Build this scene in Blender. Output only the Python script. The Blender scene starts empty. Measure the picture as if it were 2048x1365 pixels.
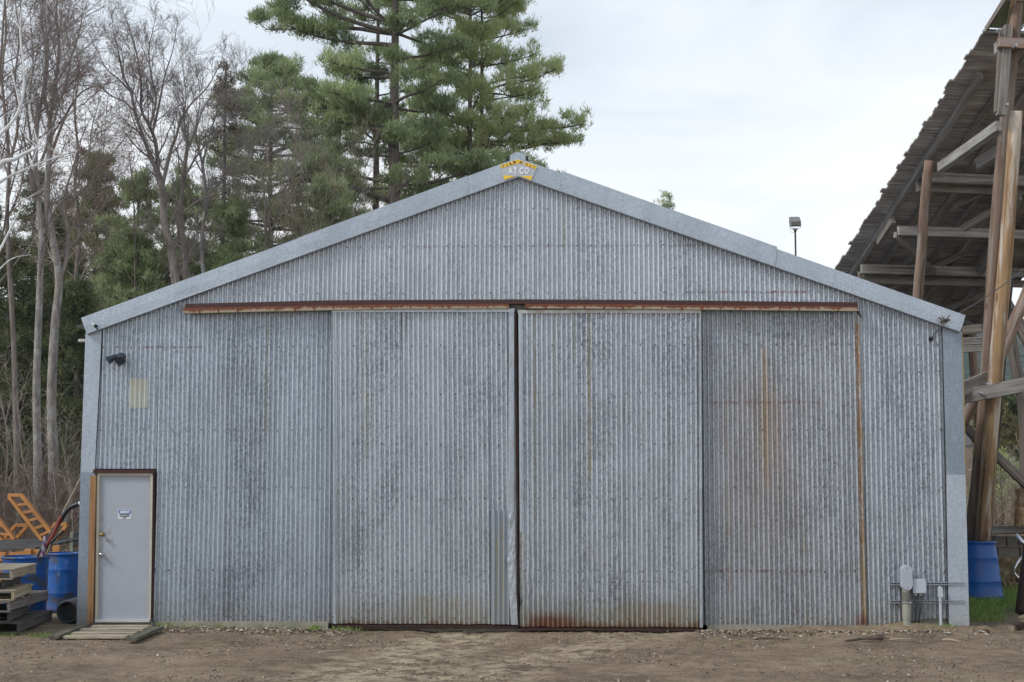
import bpy, math, random
import numpy as np
from mathutils import Vector, Matrix, noise

SC = bpy.context.scene
COL = SC.collection
R = math.radians
rng = random.Random(7)

# ------------------------------------------------------------------ camera
CAM = Vector((0.583, -19.88, 2.10))
PITCH, YAW, F = R(5.31), R(1.957), 2844.0
cd = bpy.data.cameras.new('camera')
cd.lens = 49.99; cd.sensor_width = 36; cd.clip_start = 0.1; cd.clip_end = 5000
co = bpy.data.objects.new('camera', cd); COL.objects.link(co)
co.location = CAM; co.rotation_euler = (R(90) + PITCH, 0, YAW)
SC.camera = co
_fw = Vector((-math.sin(YAW)*math.cos(PITCH), math.cos(YAW)*math.cos(PITCH), math.sin(PITCH)))
_rt = Vector((math.cos(YAW), math.sin(YAW), 0)); _up = _rt.cross(_fw)

def ray(px, py):
    return _fw + _rt*((px-1024)/F) - _up*((py-682.5)/F)
def at(px, py, Y):                       # photo measurement -> point in the vertical plane y = Y
    d = ray(px, py); return CAM + d*((Y-CAM.y)/d.y)
def gx(px, Y, py=947):                   # world x of an image column at depth Y
    return at(px, py, Y).x

# ------------------------------------------------------------------ terrain height
def ss(a, b, v):
    t = min(1, max(0, (v-a)/(b-a))); return t*t*(3-2*t)
def hgt(x, y):
    z = 1.15*ss(4, 24, y) + 2.9*ss(24, 100, y)
    if y < 2: z -= 0.075*math.exp(-(x/4.2)**2)*(1-ss(0.3, 2, y))
    return z

# ------------------------------------------------------------------ tags and mesh builder
OFF = {}
def tag(o, label=None, cat=None, group=None, kind=None):
    if label: o['label'] = label
    if cat: o['category'] = cat
    if group: o['group'] = group
    if kind: o['kind'] = kind
    return o
def empty(name, loc, rz=0, label=None, cat=None, group=None):
    o = bpy.data.objects.new(name, None); COL.objects.link(o)
    o.location = loc; o.rotation_euler = (0, 0, rz); o.empty_display_size = .2
    OFF[o.name] = Vector(loc)
    return tag(o, label, cat, group)

class MB:
    def __init__(s): s.v = []; s.f = []; s.m = []; s.n = 0
    def add(s, vs, fs, mi=0):
        b = len(s.v); s.v.extend([tuple(p) for p in vs])
        for f in fs: s.f.append(tuple(b+i for i in f)); s.m.append(mi)
    def box(s, a, b, mi=0):
        x0,y0,z0 = a; x1,y1,z1 = b
        if x0>x1: x0,x1=x1,x0
        if y0>y1: y0,y1=y1,y0
        if z0>z1: z0,z1=z1,z0
        s.add([(x0,y0,z0),(x1,y0,z0),(x1,y1,z0),(x0,y1,z0),(x0,y0,z1),(x1,y0,z1),(x1,y1,z1),(x0,y1,z1)],
              [(0,3,2,1),(4,5,6,7),(0,1,5,4),(1,2,6,5),(2,3,7,6),(3,0,4,7)], mi)
    def obox(s, p0, p1, w, h, up=(0,0,1), mi=0):
        p0=Vector(p0); p1=Vector(p1); d=(p1-p0).normalized(); u=Vector(up)
        r=d.cross(u); r = r.normalized() if r.length>1e-4 else Vector((1,0,0)); u=r.cross(d)
        vs=[]
        for p in (p0,p1):
            for a,b in ((-1,-1),(1,-1),(1,1),(-1,1)): vs.append(p+r*(a*w/2)+u*(b*h/2))
        s.add(vs,[(0,3,2,1),(4,5,6,7),(0,1,5,4),(1,2,6,5),(2,3,7,6),(3,0,4,7)],mi)
    def prism(s, pts, d, mi=0):           # planar polygon pts extruded by vector d
        n=len(pts); d=Vector(d); a=[Vector(p) for p in pts]; vs=a+[p+d for p in a]
        nrm = Vector((0,0,0))
        for i in range(n): nrm += a[i].cross(a[(i+1)%n])
        fl = nrm.dot(d) > 0
        f1=tuple(range(n)); f2=tuple(range(n,2*n))
        s.add(vs,[f1[::-1] if fl else f1, f2 if fl else f2[::-1]]+
              [((i,(i+1)%n,n+(i+1)%n,n+i) if fl else (i,n+i,n+(i+1)%n,(i+1)%n)) for i in range(n)],mi)
    def tube(s, pts, rad, n=8, caps=True, mi=0):
        pts=[Vector(p) for p in pts]; m=len(pts)
        if not hasattr(rad,'__len__'): rad=[rad]*m
        ref=None; b=len(s.v)
        for i,p in enumerate(pts):
            t=(pts[min(i+1,m-1)]-pts[max(i-1,0)])
            if t.length<1e-9: t=Vector((0,0,1))
            t.normalize()
            if ref is None:
                ref=t.cross(Vector((0.31,0.87,0.12)) if abs(t.z)>.8 else Vector((0,0,1))).normalized()
            ref=(ref-t*ref.dot(t)).normalized(); w=t.cross(ref)
            for k in range(n):
                a=2*math.pi*k/n; q=p+(ref*math.cos(a)+w*math.sin(a))*rad[i]; s.v.append((q.x,q.y,q.z))
        for i in range(m-1):
            for k in range(n):
                k2=(k+1)%n; s.f.append((b+i*n+k,b+i*n+k2,b+(i+1)*n+k2,b+(i+1)*n+k)); s.m.append(mi)
        if caps:
            s.f.append(tuple(b+k for k in range(n))[::-1]); s.m.append(mi)
            s.f.append(tuple(b+(m-1)*n+k for k in range(n))); s.m.append(mi)
    def lathe(s, prof, c=(0,0,0), n=32, mi=0):   # prof: (r,z) list
        b=len(s.v)
        for r,z in prof:
            for k in range(n):
                a=2*math.pi*k/n; s.v.append((c[0]+r*math.cos(a),c[1]+r*math.sin(a),c[2]+z))
        for i in range(len(prof)-1):
            for k in range(n):
                k2=(k+1)%n; s.f.append((b+i*n+k,b+i*n+k2,b+(i+1)*n+k2,b+(i+1)*n+k)); s.m.append(mi)
    def build(s, name, mats, parent=None, smooth=False, local=False, origin=None, bevel=0):
        me=bpy.data.meshes.new(name)
        off=Vector((0,0,0))
        if parent is not None and not local: off=OFF[parent.name]
        if parent is None and origin is not None: off=Vector(origin)
        v=np.array(s.v,dtype=np.float64).reshape(-1,3)-np.array(off)
        me.from_pydata(v.tolist(),[],s.f)
        if not isinstance(mats,(list,tuple)): mats=[mats]
        for m in mats: me.materials.append(m)
        if len(mats)>1: me.polygons.foreach_set('material_index',s.m)
        if smooth: me.polygons.foreach_set('use_smooth',[True]*len(me.polygons))
        o=bpy.data.objects.new(name,me); COL.objects.link(o)
        if parent is not None: o.parent=parent; OFF[o.name]=off if not local else Vector((0,0,0))
        else: o.location=off; OFF[o.name]=off
        if bevel:
            b=o.modifiers.new('bevel','BEVEL'); b.width=bevel; b.segments=2; b.limit_method='ANGLE'
        return o

def from_np(name, V, Fc, mat, parent=None, attr=None, smooth=False):
    """V (n,3) float, Fc (m,k) int; fast mesh"""
    me=bpy.data.meshes.new(name); off=OFF[parent.name] if parent is not None else Vector((0,0,0))
    V=np.asarray(V,dtype=np.float32)-np.array(off,dtype=np.float32)
    k=Fc.shape[1]; m=len(Fc)
    me.vertices.add(len(V)); me.vertices.foreach_set('co',V.ravel())
    me.loops.add(m*k); me.loops.foreach_set('vertex_index',Fc.astype(np.int32).ravel())
    me.polygons.add(m); me.polygons.foreach_set('loop_start',np.arange(0,m*k,k,dtype=np.int32))
    try: me.polygons.foreach_set('loop_total',np.full(m,k,dtype=np.int32))
    except Exception: pass
    if smooth: me.polygons.foreach_set('use_smooth',np.ones(m,dtype=bool))
    if attr is not None:
        a=me.attributes.new('tint','FLOAT','POINT'); a.data.foreach_set('value',np.asarray(attr,dtype=np.float32))
    me.update(calc_edges=True); me.validate()
    me.materials.append(mat)
    o=bpy.data.objects.new(name,me); COL.objects.link(o)
    if parent is not None: o.parent=parent; OFF[o.name]=off
    return o

# ------------------------------------------------------------------ shader node helper
class G:
    def __init__(s, name):
        s.mat=bpy.data.materials.new(name); s.mat.use_nodes=True; s.t=s.mat.node_tree
        s.bsdf=s.t.nodes['Principled BSDF']; s.out=s.t.nodes['Material Output']
    def put(s, sock, v):
        if isinstance(v,(int,float)): sock.default_value=v
        elif isinstance(v,(tuple,list)):
            sock.default_value = tuple(v)+((1,) if len(v)==3 and len(sock.default_value)==4 else ())
        else: s.t.links.new(v,sock)
    def m(s, op, a, b=0.0, c=None, clamp=False):
        n=s.t.nodes.new('ShaderNodeMath'); n.operation=op; n.use_clamp=clamp
        s.put(n.inputs[0],a); s.put(n.inputs[1],b)
        if c is not None: s.put(n.inputs[2],c)
        return n.outputs[0]
    def add(s,a,b): return s.m('ADD',a,b)
    def sub(s,a,b): return s.m('SUBTRACT',a,b)
    def mul(s,a,b): return s.m('MULTIPLY',a,b)
    def sat(s,a): return s.m('ADD',a,0.0,clamp=True)
    def sstep(s,v,a,b):                   # smoothstep map (a may be > b)
        n=s.t.nodes.new('ShaderNodeMapRange'); n.interpolation_type='SMOOTHSTEP'
        s.put(n.inputs[0],v)
        if a<b: n.inputs[1].default_value=a; n.inputs[2].default_value=b; n.inputs[3].default_value=0; n.inputs[4].default_value=1
        else:   n.inputs[1].default_value=b; n.inputs[2].default_value=a; n.inputs[3].default_value=1; n.inputs[4].default_value=0
        return n.outputs[0]
    def mix(s, f, a, b, blend='MIX'):
        n=s.t.nodes.new('ShaderNodeMix'); n.data_type='RGBA'; n.blend_type=blend
        s.put(n.inputs[0],f); s.put(n.inputs[6],a); s.put(n.inputs[7],b); return n.outputs[2]
    def pos(s): return s.t.nodes.new('ShaderNodeNewGeometry').outputs['Position']
    def obj(s): return s.t.nodes.new('ShaderNodeTexCoord').outputs['Object']
    def xyz(s,v):
        n=s.t.nodes.new('ShaderNodeSeparateXYZ'); s.put(n.inputs[0],v); return n.outputs
    def comb(s,x,y,z):
        n=s.t.nodes.new('ShaderNodeCombineXYZ'); s.put(n.inputs[0],x); s.put(n.inputs[1],y); s.put(n.inputs[2],z); return n.outputs[0]
    def scale(s,v,sc,loc=(0,0,0)):
        n=s.t.nodes.new('ShaderNodeMapping'); s.put(n.inputs[0],v); n.inputs['Scale'].default_value=sc; n.inputs['Location'].default_value=loc
        return n.outputs[0]
    def noise(s,v,sc,det=2.0,rough=.5,dist=0.0,col=False):
        n=s.t.nodes.new('ShaderNodeTexNoise'); s.put(n.inputs['Vector'],v)
        n.inputs['Scale'].default_value=sc; n.inputs['Detail'].default_value=det; n.inputs['Roughness'].default_value=rough
        n.inputs['Distortion'].default_value=dist
        return n.outputs[1 if col else 0]
    def vor(s,v,sc,feat='F1',out=0):
        n=s.t.nodes.new('ShaderNodeTexVoronoi'); n.feature=feat; s.put(n.inputs['Vector'],v); n.inputs['Scale'].default_value=sc
        return n.outputs[out]
    def white(s,v,dim='1D'):
        n=s.t.nodes.new('ShaderNodeTexWhiteNoise'); n.noise_dimensions=dim
        s.put(n.inputs['W' if dim=='1D' else 'Vector'],v); return n.outputs[0]
    def ramp(s,f,stops):
        n=s.t.nodes.new('ShaderNodeValToRGB'); s.put(n.inputs[0],f); e=n.color_ramp.elements
        while len(e)>1: e.remove(e[-1])
        e[0].position=stops[0][0]; e[0].color=tuple(stops[0][1])+(1,)
        for p,c in stops[1:]:
            q=e.new(p); q.color=tuple(c)+(1,)
        return n.outputs[0]
    def attr(s,nm):
        n=s.t.nodes.new('ShaderNodeAttribute'); n.attribute_name=nm; return n.outputs['Fac']
    def rand(s): return s.t.nodes.new('ShaderNodeObjectInfo').outputs['Random']
    def bump(s,h,st=.3,dist=.01):
        n=s.t.nodes.new('ShaderNodeBump'); s.put(n.inputs['Height'],h); n.inputs['Strength'].default_value=st; n.inputs['Distance'].default_value=dist
        s.t.links.new(n.outputs[0],s.bsdf.inputs['Normal'])
    def fin(s,col,rough=.6,metal=0.0,spec=None):
        s.put(s.bsdf.inputs['Base Color'],col); s.put(s.bsdf.inputs['Roughness'],rough); s.put(s.bsdf.inputs['Metallic'],metal)
        if spec is not None: s.bsdf.inputs['Specular IOR Level'].default_value=spec
        return s.mat

def plain(name,col,rough=.5,metal=0.0,var=.25,sc=6.0,bump=0.0):
    g=G(name); v=g.obj(); n=g.noise(v,sc,4,.6); n2=g.noise(v,sc*9,3,.6)
    f=g.sat(g.add(g.mul(n,.7),g.mul(n2,.3)))
    lo=tuple(c*(1-var) for c in col); hi=tuple(min(1,c*(1+var)) for c in col)
    c=g.ramp(f,[(.3,lo),(.7,hi)])
    if bump: g.bump(n2,bump,.01)
    return g.fin(c,rough,metal)

# ------------------------------------------------------------------ metal siding
def streak(g,X,Z,x0,w,z0,z1,nz,wob=.03):
    """mask of a vertical run at x0, fading between z0 (low) and z1 (top)"""
    d=g.m('ABSOLUTE',g.sub(g.add(X,g.mul(g.sub(nz,.5),wob)),x0))
    a=g.sstep(d,w,w*.25)
    b=g.sstep(Z,z0-.05,z0+.15); c=g.sstep(Z,z1+.02,z1-.15)
    return g.mul(a,g.mul(b,c))
def galv(name, base=(.56,.61,.66), dark=(.15,.175,.205), bottom=.0, brown=0.0, streaks=(), rows=(), flat=False, specmix=1.0, redx=None, tone=.10, stainbox=None):
    g=G(name); P=g.pos(); x,y,z=g.xyz(P)[:3]
    n1=g.noise(g.scale(P,(1,1,.7)),31,3,.62); n2=g.noise(g.scale(P,(1,1,.45)),2.3,3,.6); n3=g.noise(g.scale(P,(7,1,.35)),2.0,3,.6)
    if flat:
        sp=g.vor(P,80,out=1); spx=g.xyz(sp)[0]
        f=g.sat(g.add(g.mul(spx,.55),g.mul(g.noise(P,120,2,.5),.45)))
        c=g.ramp(f,[(.2,tuple(b*.76 for b in base)),(.8,tuple(min(1,b*1.15) for b in base))])
        c=g.mix(g.mul(g.sstep(n2,.42,.7),.25),c,(dark[0]*1.6,dark[1]*1.6,dark[2]*1.6))
        c=g.mix(g.mul(g.sstep(g.noise(g.scale(P,(1,1,.2)),14,3,.6),.52,.75),.18),c,(.55,.58,.62))
    else:
        thr=g.add(g.mul(g.sub(n2,.5),.30),g.mul(g.sub(n3,.5),.22))
        f=g.add(n1,thr)
        k=g.sstep(f,.47,.60)
        sh=g.white(g.m('FLOOR',g.m('DIVIDE',g.add(x,41.93),.61)))
        big=g.noise(g.scale(P,(1,1,.6)),1.1,3,.6)
        k=g.mul(k,g.sat(g.add(g.add(.50,g.mul(sh,.42)),g.mul(g.sub(big,.5),.9))))
        c=g.mix(g.mul(k,.76*specmix),base,dark)
        fine=g.noise(P,150,2,.6)
        c=g.mix(g.mul(g.sstep(fine,.55,.7),.35),c,tuple(b*1.3 for b in base))
        tn=g.white(g.m('FLOOR',g.m('DIVIDE',g.add(x,30.27),.61)))
        c=g.mix(g.mul(tn,tone*1.6),c,tuple(d*1.15 for d in dark))
        c=g.mix(g.mul(g.sstep(n3,.5,.75),.30),c,(.50,.53,.55))
        c=g.mix(g.mul(g.sstep(g.noise(P,.9,3,.6),.5,.7),.18),c,(.33,.33,.36))
    nn=g.noise(g.scale(P,(3,1,.8)),4,4,.65)
    if brown: 
        c=g.mix(g.mul(g.sstep(nn,.4,.75),brown),c,(.27,.20,.155))
    for (x0,x1,z0,z1,col,amt) in (stainbox or []):
        xm=g.mul(g.sstep(x,x0,x0+(x1-x0)*.4),g.sstep(x,x1,x1-(x1-x0)*.4)); zm=g.mul(g.sstep(z,z0,z0+(z1-z0)*.5),g.sstep(z,z1,z1-(z1-z0)*.3))
        st=g.noise(g.scale(P,(16,1,.5)),2,4,.65)
        mk=g.mul(g.mul(xm,zm),g.sstep(g.add(g.mul(st,.75),g.mul(n1,.25)),.36,.62))
        c=g.mix(g.mul(mk,amt),c,col)
    for (x0,w,z0,z1,col,amt) in streaks:
        mk=streak(g,x,z,x0,w,z0,z1,nn)
        mk=g.mul(mk,g.sstep(g.add(g.mul(g.noise(g.scale(P,(20,1,1.6)),1.5,4,.75),.65),g.mul(n1,.35)),.36,.62))
        c=g.mix(g.mul(mk,amt),c,col)
    for (zz,x0,x1,amt) in rows:          # rusty nail lines at the girts
        d=g.m('ABSOLUTE',g.sub(g.add(z,g.mul(g.sub(n1,.5),.02)),zz))
        mk=g.mul(g.mul(g.sstep(d,.028,.004),g.mul(g.sstep(x,x0,x0+.25),g.sstep(x,x1,x1-.25))),g.sstep(g.noise(P,22,3,.7),.42,.6))
        c=g.mix(g.mul(mk,amt),c,(.27,.12,.10))
    if bottom:
        zn=g.add(z,g.mul(g.sub(g.noise(g.scale(P,(2,1,1)),1.6,4,.7),.5),.42))
        c=g.mix(g.mul(g.sstep(zn,.55,-.02),bottom*.8),c,(.36,.32,.24))
        zr=g.add(z,g.mul(g.sub(g.noise(g.scale(P,(3,1,1)),2.3,4,.75),.5),.30))
        c=g.mix(g.mul(g.sstep(zr,.10,-.02),bottom),c,(.24,.13,.06))
    if redx:
        xm=g.mul(g.sstep(x,redx[0],redx[0]+.25),g.sstep(x,redx[1],redx[1]-.6))
        zr=g.add(z,g.mul(g.sub(g.noise(g.scale(P,(4,1,1)),3,4,.75),.5),.25))
        c=g.mix(g.mul(g.mul(g.sstep(zr,.23,.08),xm),.85),c,(.24,.10,.06))
    g.bump(g.add(g.mul(g.noise(P,9,3,.6),1.0),g.mul(n1,.10)),.22 if not flat else .3,.012 if not flat else .015)
    return g.fin(c,.38 if not flat else .42,.52 if not flat else .40)

def wood(name, col, dark, sc=1.0, spots=(), rough=.8, worn=None):
    """grain along local X"""
    g=G(name); v=g.obj(); r=g.rand()
    vv=g.scale(v,(1.2*sc,22*sc,22*sc)); off=g.comb(g.mul(r,40),g.mul(r,17),0)
    n=g.t.nodes.new('ShaderNodeVectorMath'); n.operation='ADD'; g.put(n.inputs[0],vv); g.put(n.inputs[1],off); vv=n.outputs[0]
    a=g.noise(vv,1,5,.65,.4); b=g.noise(v,2.2*sc,3,.6)
    f=g.sat(g.add(g.mul(a,.75),g.mul(b,.3)))
    mid=tuple((p+q)/2 for p,q in zip(col,dark))
    c=g.ramp(f,[(.32,dark),(.5,mid),(.68,col)])
    if worn: c=g.mix(g.mul(g.sstep(g.noise(g.scale(v,(.6,5,5)),1.3,4,.6),.5,.62),.85),c,worn)
    kn=g.vor(g.scale(v,(1.3,4,4)),1.0); c=g.mix(g.mul(g.sstep(kn,.13,.06),.7),c,tuple(d*.5 for d in dark))
    c=g.mix(g.mul(r,.25),c,tuple(d*.9 for d in dark))
    ck=g.noise(g.scale(v,(.5*sc,30*sc,30*sc)),1,3,.6); c=g.mix(g.mul(g.sstep(ck,.60,.68),.75),c,tuple(d*.35 for d in dark))
    g.bump(g.sub(a,g.mul(g.sstep(ck,.60,.68),.8)),.8,.015)
    return g.fin(c,rough,0)
# ================================================================== SHED
XL, XR, HE, HR = -6.15, 6.15, 4.07, 6.31       # half widths, eave and ridge of the gable wall
SHED = empty('metal_shed', (0,0,0), 0, 'long grey corrugated metal shed with a low gable roof and two big sliding doors', 'shed')
def roofz(x): return HR-(HR-HE)*abs(x)/6.15

PITCH_C = 0.0677
def corr(mb, x0, x1, zb, zt, Y, amp=.0075, seg=10, rows=14, wav=.006, seed=0, phase=0., split=True, curl=None, mi=0):
    """corrugated sheet facing -Y; zb/zt callables or numbers"""
    n=max(2,int(round((x1-x0)/PITCH_C*seg)))
    b=len(mb.v)
    for j in range(rows+1):
        for i in range(n+1):
            x=x0+(x1-x0)*i/n
            a=zb(x) if callable(zb) else zb; c=zt(x) if callable(zt) else zt
            z=a+(c-a)*j/rows
            s=noise.noise(Vector((x*.9+seed,z*.7,3.1+seed)))*wav+noise.noise(Vector((x*3+seed,z*2.0,9.1)))*wav*.4
            lean=noise.noise(Vector((x*.5,z*.45,seed+5.)))*.012
            y=Y-amp*math.cos(2*math.pi*(x+lean+phase)/PITCH_C)+s-(.007*(((x+30.27)/.61)%1) if amp>.016 else 0)
            if curl: dx,dy=curl(x,z); x+=dx; y+=dy
            mb.v.append((x,y,z))
    for j in range(rows):
        for i in range(n):
            p=b+j*(n+1)+i; mb.f.append((p,p+1,p+n+2,p+n+1)); mb.m.append(mi)

NAILM = plain('nail_heads',(.06,.05,.05),.6,.3)
def nails(mb, x0, x1, zs, Y, step=3, mi=1, zt=None):
    k0=math.ceil(x0/PITCH_C)
    for zz in zs:
        for k in range(k0,int(x1/PITCH_C),step):
            x=k*PITCH_C+rng.uniform(-.004,.004); z=zz+rng.uniform(-.008,.008)
            if x<x0+.02 or rng.random()<.12: continue
            if zt and z>zt(x)-.04: continue
            y=Y-.0160-.005*(((x+30.27)/.61)%1); r=.009
            mb.add([(x-r,y,z-r),(x+r,y,z-r),(x+r,y,z+r),(x-r,y,z+r),(x,y-.006,z)],[(0,1,4),(1,2,4),(2,3,4),(3,0,4)],mi)

ORA=(.38,.235,.12); OCH=(.40,.35,.20); PUR=(.25,.20,.20)
zrow1=at(300,695,0).z; zrow2=at(1540,805,0).z; zrow3=at(1540,1142,0).z; zrow4=at(1500,585,0).z; zrow0=at(1300,492,0).z
railz=at(700,604,0).z
wallL = galv('galvanized_wall_left', bottom=.35, rows=[(zrow1,gx(205,0),gx(420,0),.6)],
   streaks=[(gx(530,0),.02,2.6,4.3,OCH,.6),(gx(455,0),.025,0,4.2,(.12,.13,.15),.5)])
wallR = galv('galvanized_wall_right', bottom=.30, brown=.30, base=(.53,.56,.59), rows=[(zrow2,gx(1400,0),gx(1660,0),.8),(zrow3,gx(1400,0),gx(1650,0),.8)],
   stainbox=[(gx(1405,0),gx(1650,0),.0,3.9,(.42,.36,.33),.60),(gx(1500,0),gx(1575,0),1.6,3.8,(.40,.29,.19),.5)],
   streaks=[(gx(1532,0),.06,1.8,3.9,(.42,.31,.19),.8),(gx(1456,0),.025,.3,3.2,(.40,.31,.24),.6),(at(1720,900,0).x,.060,.0,4.3,ORA,1.0),(at(1720,900,0).x,.030,.0,4.2,(.34,.19,.09),.9),(at(1725,1150,0).x+.03,.06,.0,1.2,OCH,.9),(gx(1606,0),.03,0,1.5,OCH,.5)],
   redx=(gx(1690,0),gx(1800,0)))
gableM = galv('galvanized_gable', base=(.60,.635,.67), specmix=.72, tone=.06, rows=[(zrow4,gx(1380,0),gx(1640,0),.7),(zrow0,gx(800,0),gx(1500,0),.35)],
   streaks=[(gx(1131,0),.02,5.2,6.1,OCH,.8)])
farR = galv('galvanized_wall_far_right', base=(.56,.60,.635), specmix=.9, bottom=.45)
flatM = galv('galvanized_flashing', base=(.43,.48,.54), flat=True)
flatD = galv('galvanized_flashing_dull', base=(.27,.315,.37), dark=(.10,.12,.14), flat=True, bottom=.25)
flatP = galv('galvanized_flashing_pale', base=(.45,.50,.56), flat=True, bottom=.35)
flatE = galv('galvanized_edge_trim', base=(.42,.47,.52), flat=True, brown=.35)

door_l,door_r = at(182,945,0).x, at(309,1100,0).x
door_t = at(240,938,0).z
seamL1 = gx(462,0); seamL2 = at(664,900,0).x; seamR1 = at(1404,900,0).x; seamR2 = at(1634,900,0).x; seamR3 = at(1722,900,0).x
TOPL = railz+.02
cornL = at(205,700,0).x; cornR = at(1886,700,0).x
def wsheet(name, x0, x1, zb, zt, Y, M, rows_n, seed, step=3, rows=14, curl=None, wav=.007, amp=.0205):
    mb=MB(); corr(mb,x0,x1,zb,zt,Y,amp=amp,seed=seed,rows=rows,curl=curl,wav=wav)
    nails(mb,x0,x1,rows_n,Y-.0055,step,1,zt if callable(zt) else None)
    return mb.build(name,[M,NAILM],SHED,smooth=True)
topw=lambda x: roofz(x)+.03
nz=[.12,.75,zrow3,1.9,2.7,zrow1]
# left of the doors
wsheet('wall_sheet',XL+.02,door_r,door_t,lambda x: min(topw(x),railz) if x>gx(372,0) else topw(x),0,wallL,[z for z in nz if z>door_t],1)
wsheet('wall_sheet',door_r,seamL1+.03,.045,lambda x: min(topw(x),railz) if x>gx(372,0) else topw(x),-.002,wallL,nz,2)
wsheet('wall_sheet',seamL1,seamL2+.25,.03,railz,-.006,wallL,nz,3)
# right of the doors
def curlR(x,z):
    d=max(0,1-(x-seamR1+.02)/.12); return (0,-.012*d*noise.noise(Vector((z*2.2,1,7)))*2)
wsheet('wall_sheet',seamR1-.02,seamR2+.02,lambda x:.03+.012*noise.noise(Vector((x*4,0,0))),railz,-.012,wallR,nz,4,curl=curlR)
wsheet('wall_sheet',seamR2,seamR3+.03,lambda x:.03+.012*noise.noise(Vector((x*5,3,0))),railz,-.022,wallR,nz,5)
wsheet('wall_sheet',seamR3,XR-.02,lambda x:.02+.01*noise.noise(Vector((x*5,3,0)))+.10*ss(5.1,5.6,x),lambda x: topw(x),-.004,farR,nz+[3.5],6,4)
# gable above the rail
g1=at(665,540,0).x; g2=at(1368,540,0).x
ng=[zrow4,zrow0,at(1000,420,0).z]
wsheet('gable_sheet',gx(372,0),g1+.03,railz-.03,topw,-.010,gableM,ng,7)
wsheet('gable_sheet',g1,g2+.02,railz-.03,topw,-.020,gableM,ng,8)
wsheet('gable_sheet',g2,seamR3+.05,railz-.03,lambda x: topw(x),-.010,gableM,ng,9)

# foundation, side and rear walls, roof
concM=plain('concrete_footing',(.30,.27,.22),.9,0,.3,5,.4)
mb=MB(); mb.box((XL+.05,-.035,-.3),(seamL2-.02,.12,.055)); mb.box((seamL2+.0,.03,-.3),(seamR1-.05,.12,-.03)); mb.box((seamR1+.04,-.03,-.3),(XR-.05,.12,.035)); mb.box((XL+.06,.035,.02),(seamL2,.11,.22)); mb.box((seamR1,.035,.02),(XR-.06,.11,.25)); mb.build('foundation',concM,SHED)
darkM=plain('dark_interior_shade',(.05,.025,.02),.8,.2)
mb=MB(); mb.box((seamL2-.1,.055,.0),(seamR1+.1,.075,railz+.1)); mb.build('interior_shade_panel',darkM,SHED)  # dark panel closing the doorway; its colour stands in for the unlit interior
LEN=13.0
mb=MB()
for s in (-1,1):
    x=6.13*s; mb.box((x-.015,.02,-.2),(x+.015,LEN,HE))
mb.prism([(XL,LEN,-.2),(XR,LEN,-.2),(XR,LEN,HE),(0,LEN,HR),(XL,LEN,HE)],(0,.03,0))
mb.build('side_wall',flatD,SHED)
for s in (-1,1):
    mb=MB(); n=300
    b=len(mb.v)
    for j in range(2):
        for i in range(n+1):
            y=-.02+(LEN+.3)*i/n*1.0; w=.008*math.sin(2*math.pi*y/.0677/3)
            xx=(0 if j==0 else 6.32*s); mb.v.append((xx,y,roofz(xx)+.17+w))
    for i in range(n): mb.f.append((i,i+1,n+2+i,n+1+i)); mb.m.append(0)
    mb.build('roof',flatM,SHED,smooth=True)

# fascia in lapped lengths: measured along the rake
tl=at(162,636,-.12); tr=at(1931,631,-.12); tp=at(1036,316,-.12)
bl=at(173,669,-.12); br=at(1921,665,-.12); bp=at(1037,354,-.12)
def rake(a,b,t): return a+(b-a)*t
def fascia(side,t0,t1,Y,dz=0,M=flatM,endcut=False):
    T0,B0=(tl,bl) if side<0 else (tr,br)
    mb=MB(); rows=[]
    n=10
    for i in range(n+1):
        t=t0+(t1-t0)*i/n
        a=rake(T0,tp,t); b=rake(B0,bp,t)
        wob=.006*noise.noise(Vector((t*14,side*3,1)))
        rows.append([(a.x,Y+.30,a.z+dz+.004),(a.x,Y+wob,a.z+dz),(a.x*.5+b.x*.5,Y+wob*2-.004,(a.z+b.z)/2+dz/2),(b.x,Y+wob,b.z+.018),(b.x,Y-.014,b.z+.010),(b.x,Y-.012,b.z-.002),(b.x,Y+.11,b.z-.004)])
    k=len(rows[0]); vs=[p for r in rows for p in r]; fs=[]
    for i in range(n):
        for j in range(k-1):
            q=(i*k+j,i*k+j+1,(i+1)*k+j+1,(i+1)*k+j); fs.append(q if side<0 else q[::-1])
    mb.add(vs,fs)
    if endcut:   # closed, canted end
        r=rows[0]; mb.add([r[0],r[1],r[3],r[6],(r[0][0],Y+.30,r[6][2])],[(0,1,2,3,4)])
    return mb.build('fascia',M,SHED)
flatS=galv('galvanized_fascia_step', base=(.395,.44,.495), flat=True)
fascia(-1,0,.50,-.120,M=flatM,endcut=True); fascia(-1,.495,.885,-.128,.006,M=flatS); fascia(-1,.88,1.0,-.122,0,M=flatM)
fascia(1,0,.42,-.120,M=flatM,endcut=True); fascia(1,.415,.90,-.130,.030,M=flatM); fascia(1,.895,1.0,-.122,0,M=flatS)
# soffit return
mb=MB()
for s,B in ((-1,bl),(1,br)):
    mb.prism([(B.x,-.11,B.z-.003),(bp.x,-.11,bp.z-.003),(bp.x,.0,bp.z-.003),(B.x,.0,B.z-.003)],(0,0,.05))
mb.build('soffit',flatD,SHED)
# lead-edge drip line in warm rust on the top right edge
# ridge vent
rv=[at(1019,327,-.05),at(1021,312,-.05),at(1030,307,-.05),at(1044,307,-.05),at(1050,312,-.05),at(1052,327,-.05)]
mb=MB(); mb.prism([(p.x,-.10,p.z) for p in rv],(0,LEN,0)); mb.build('ridge_vent',flatS,SHED)
blkM=plain('black_ridge_seal',(.015,.016,.02),.6)
mb=MB()
for pts in ([(1000,333),(1010,326),(1014,312),(1018,311),(1015,329),(1003,336)],[(1052,311),(1056,313),(1057,322),(1073,330),(1073,334),(1054,327)]):
    mb.prism([tuple(at(px,py,-.02)) for px,py in pts],(0,.6,0))
mb.build('ridge_seal',blkM,SHED)

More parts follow.
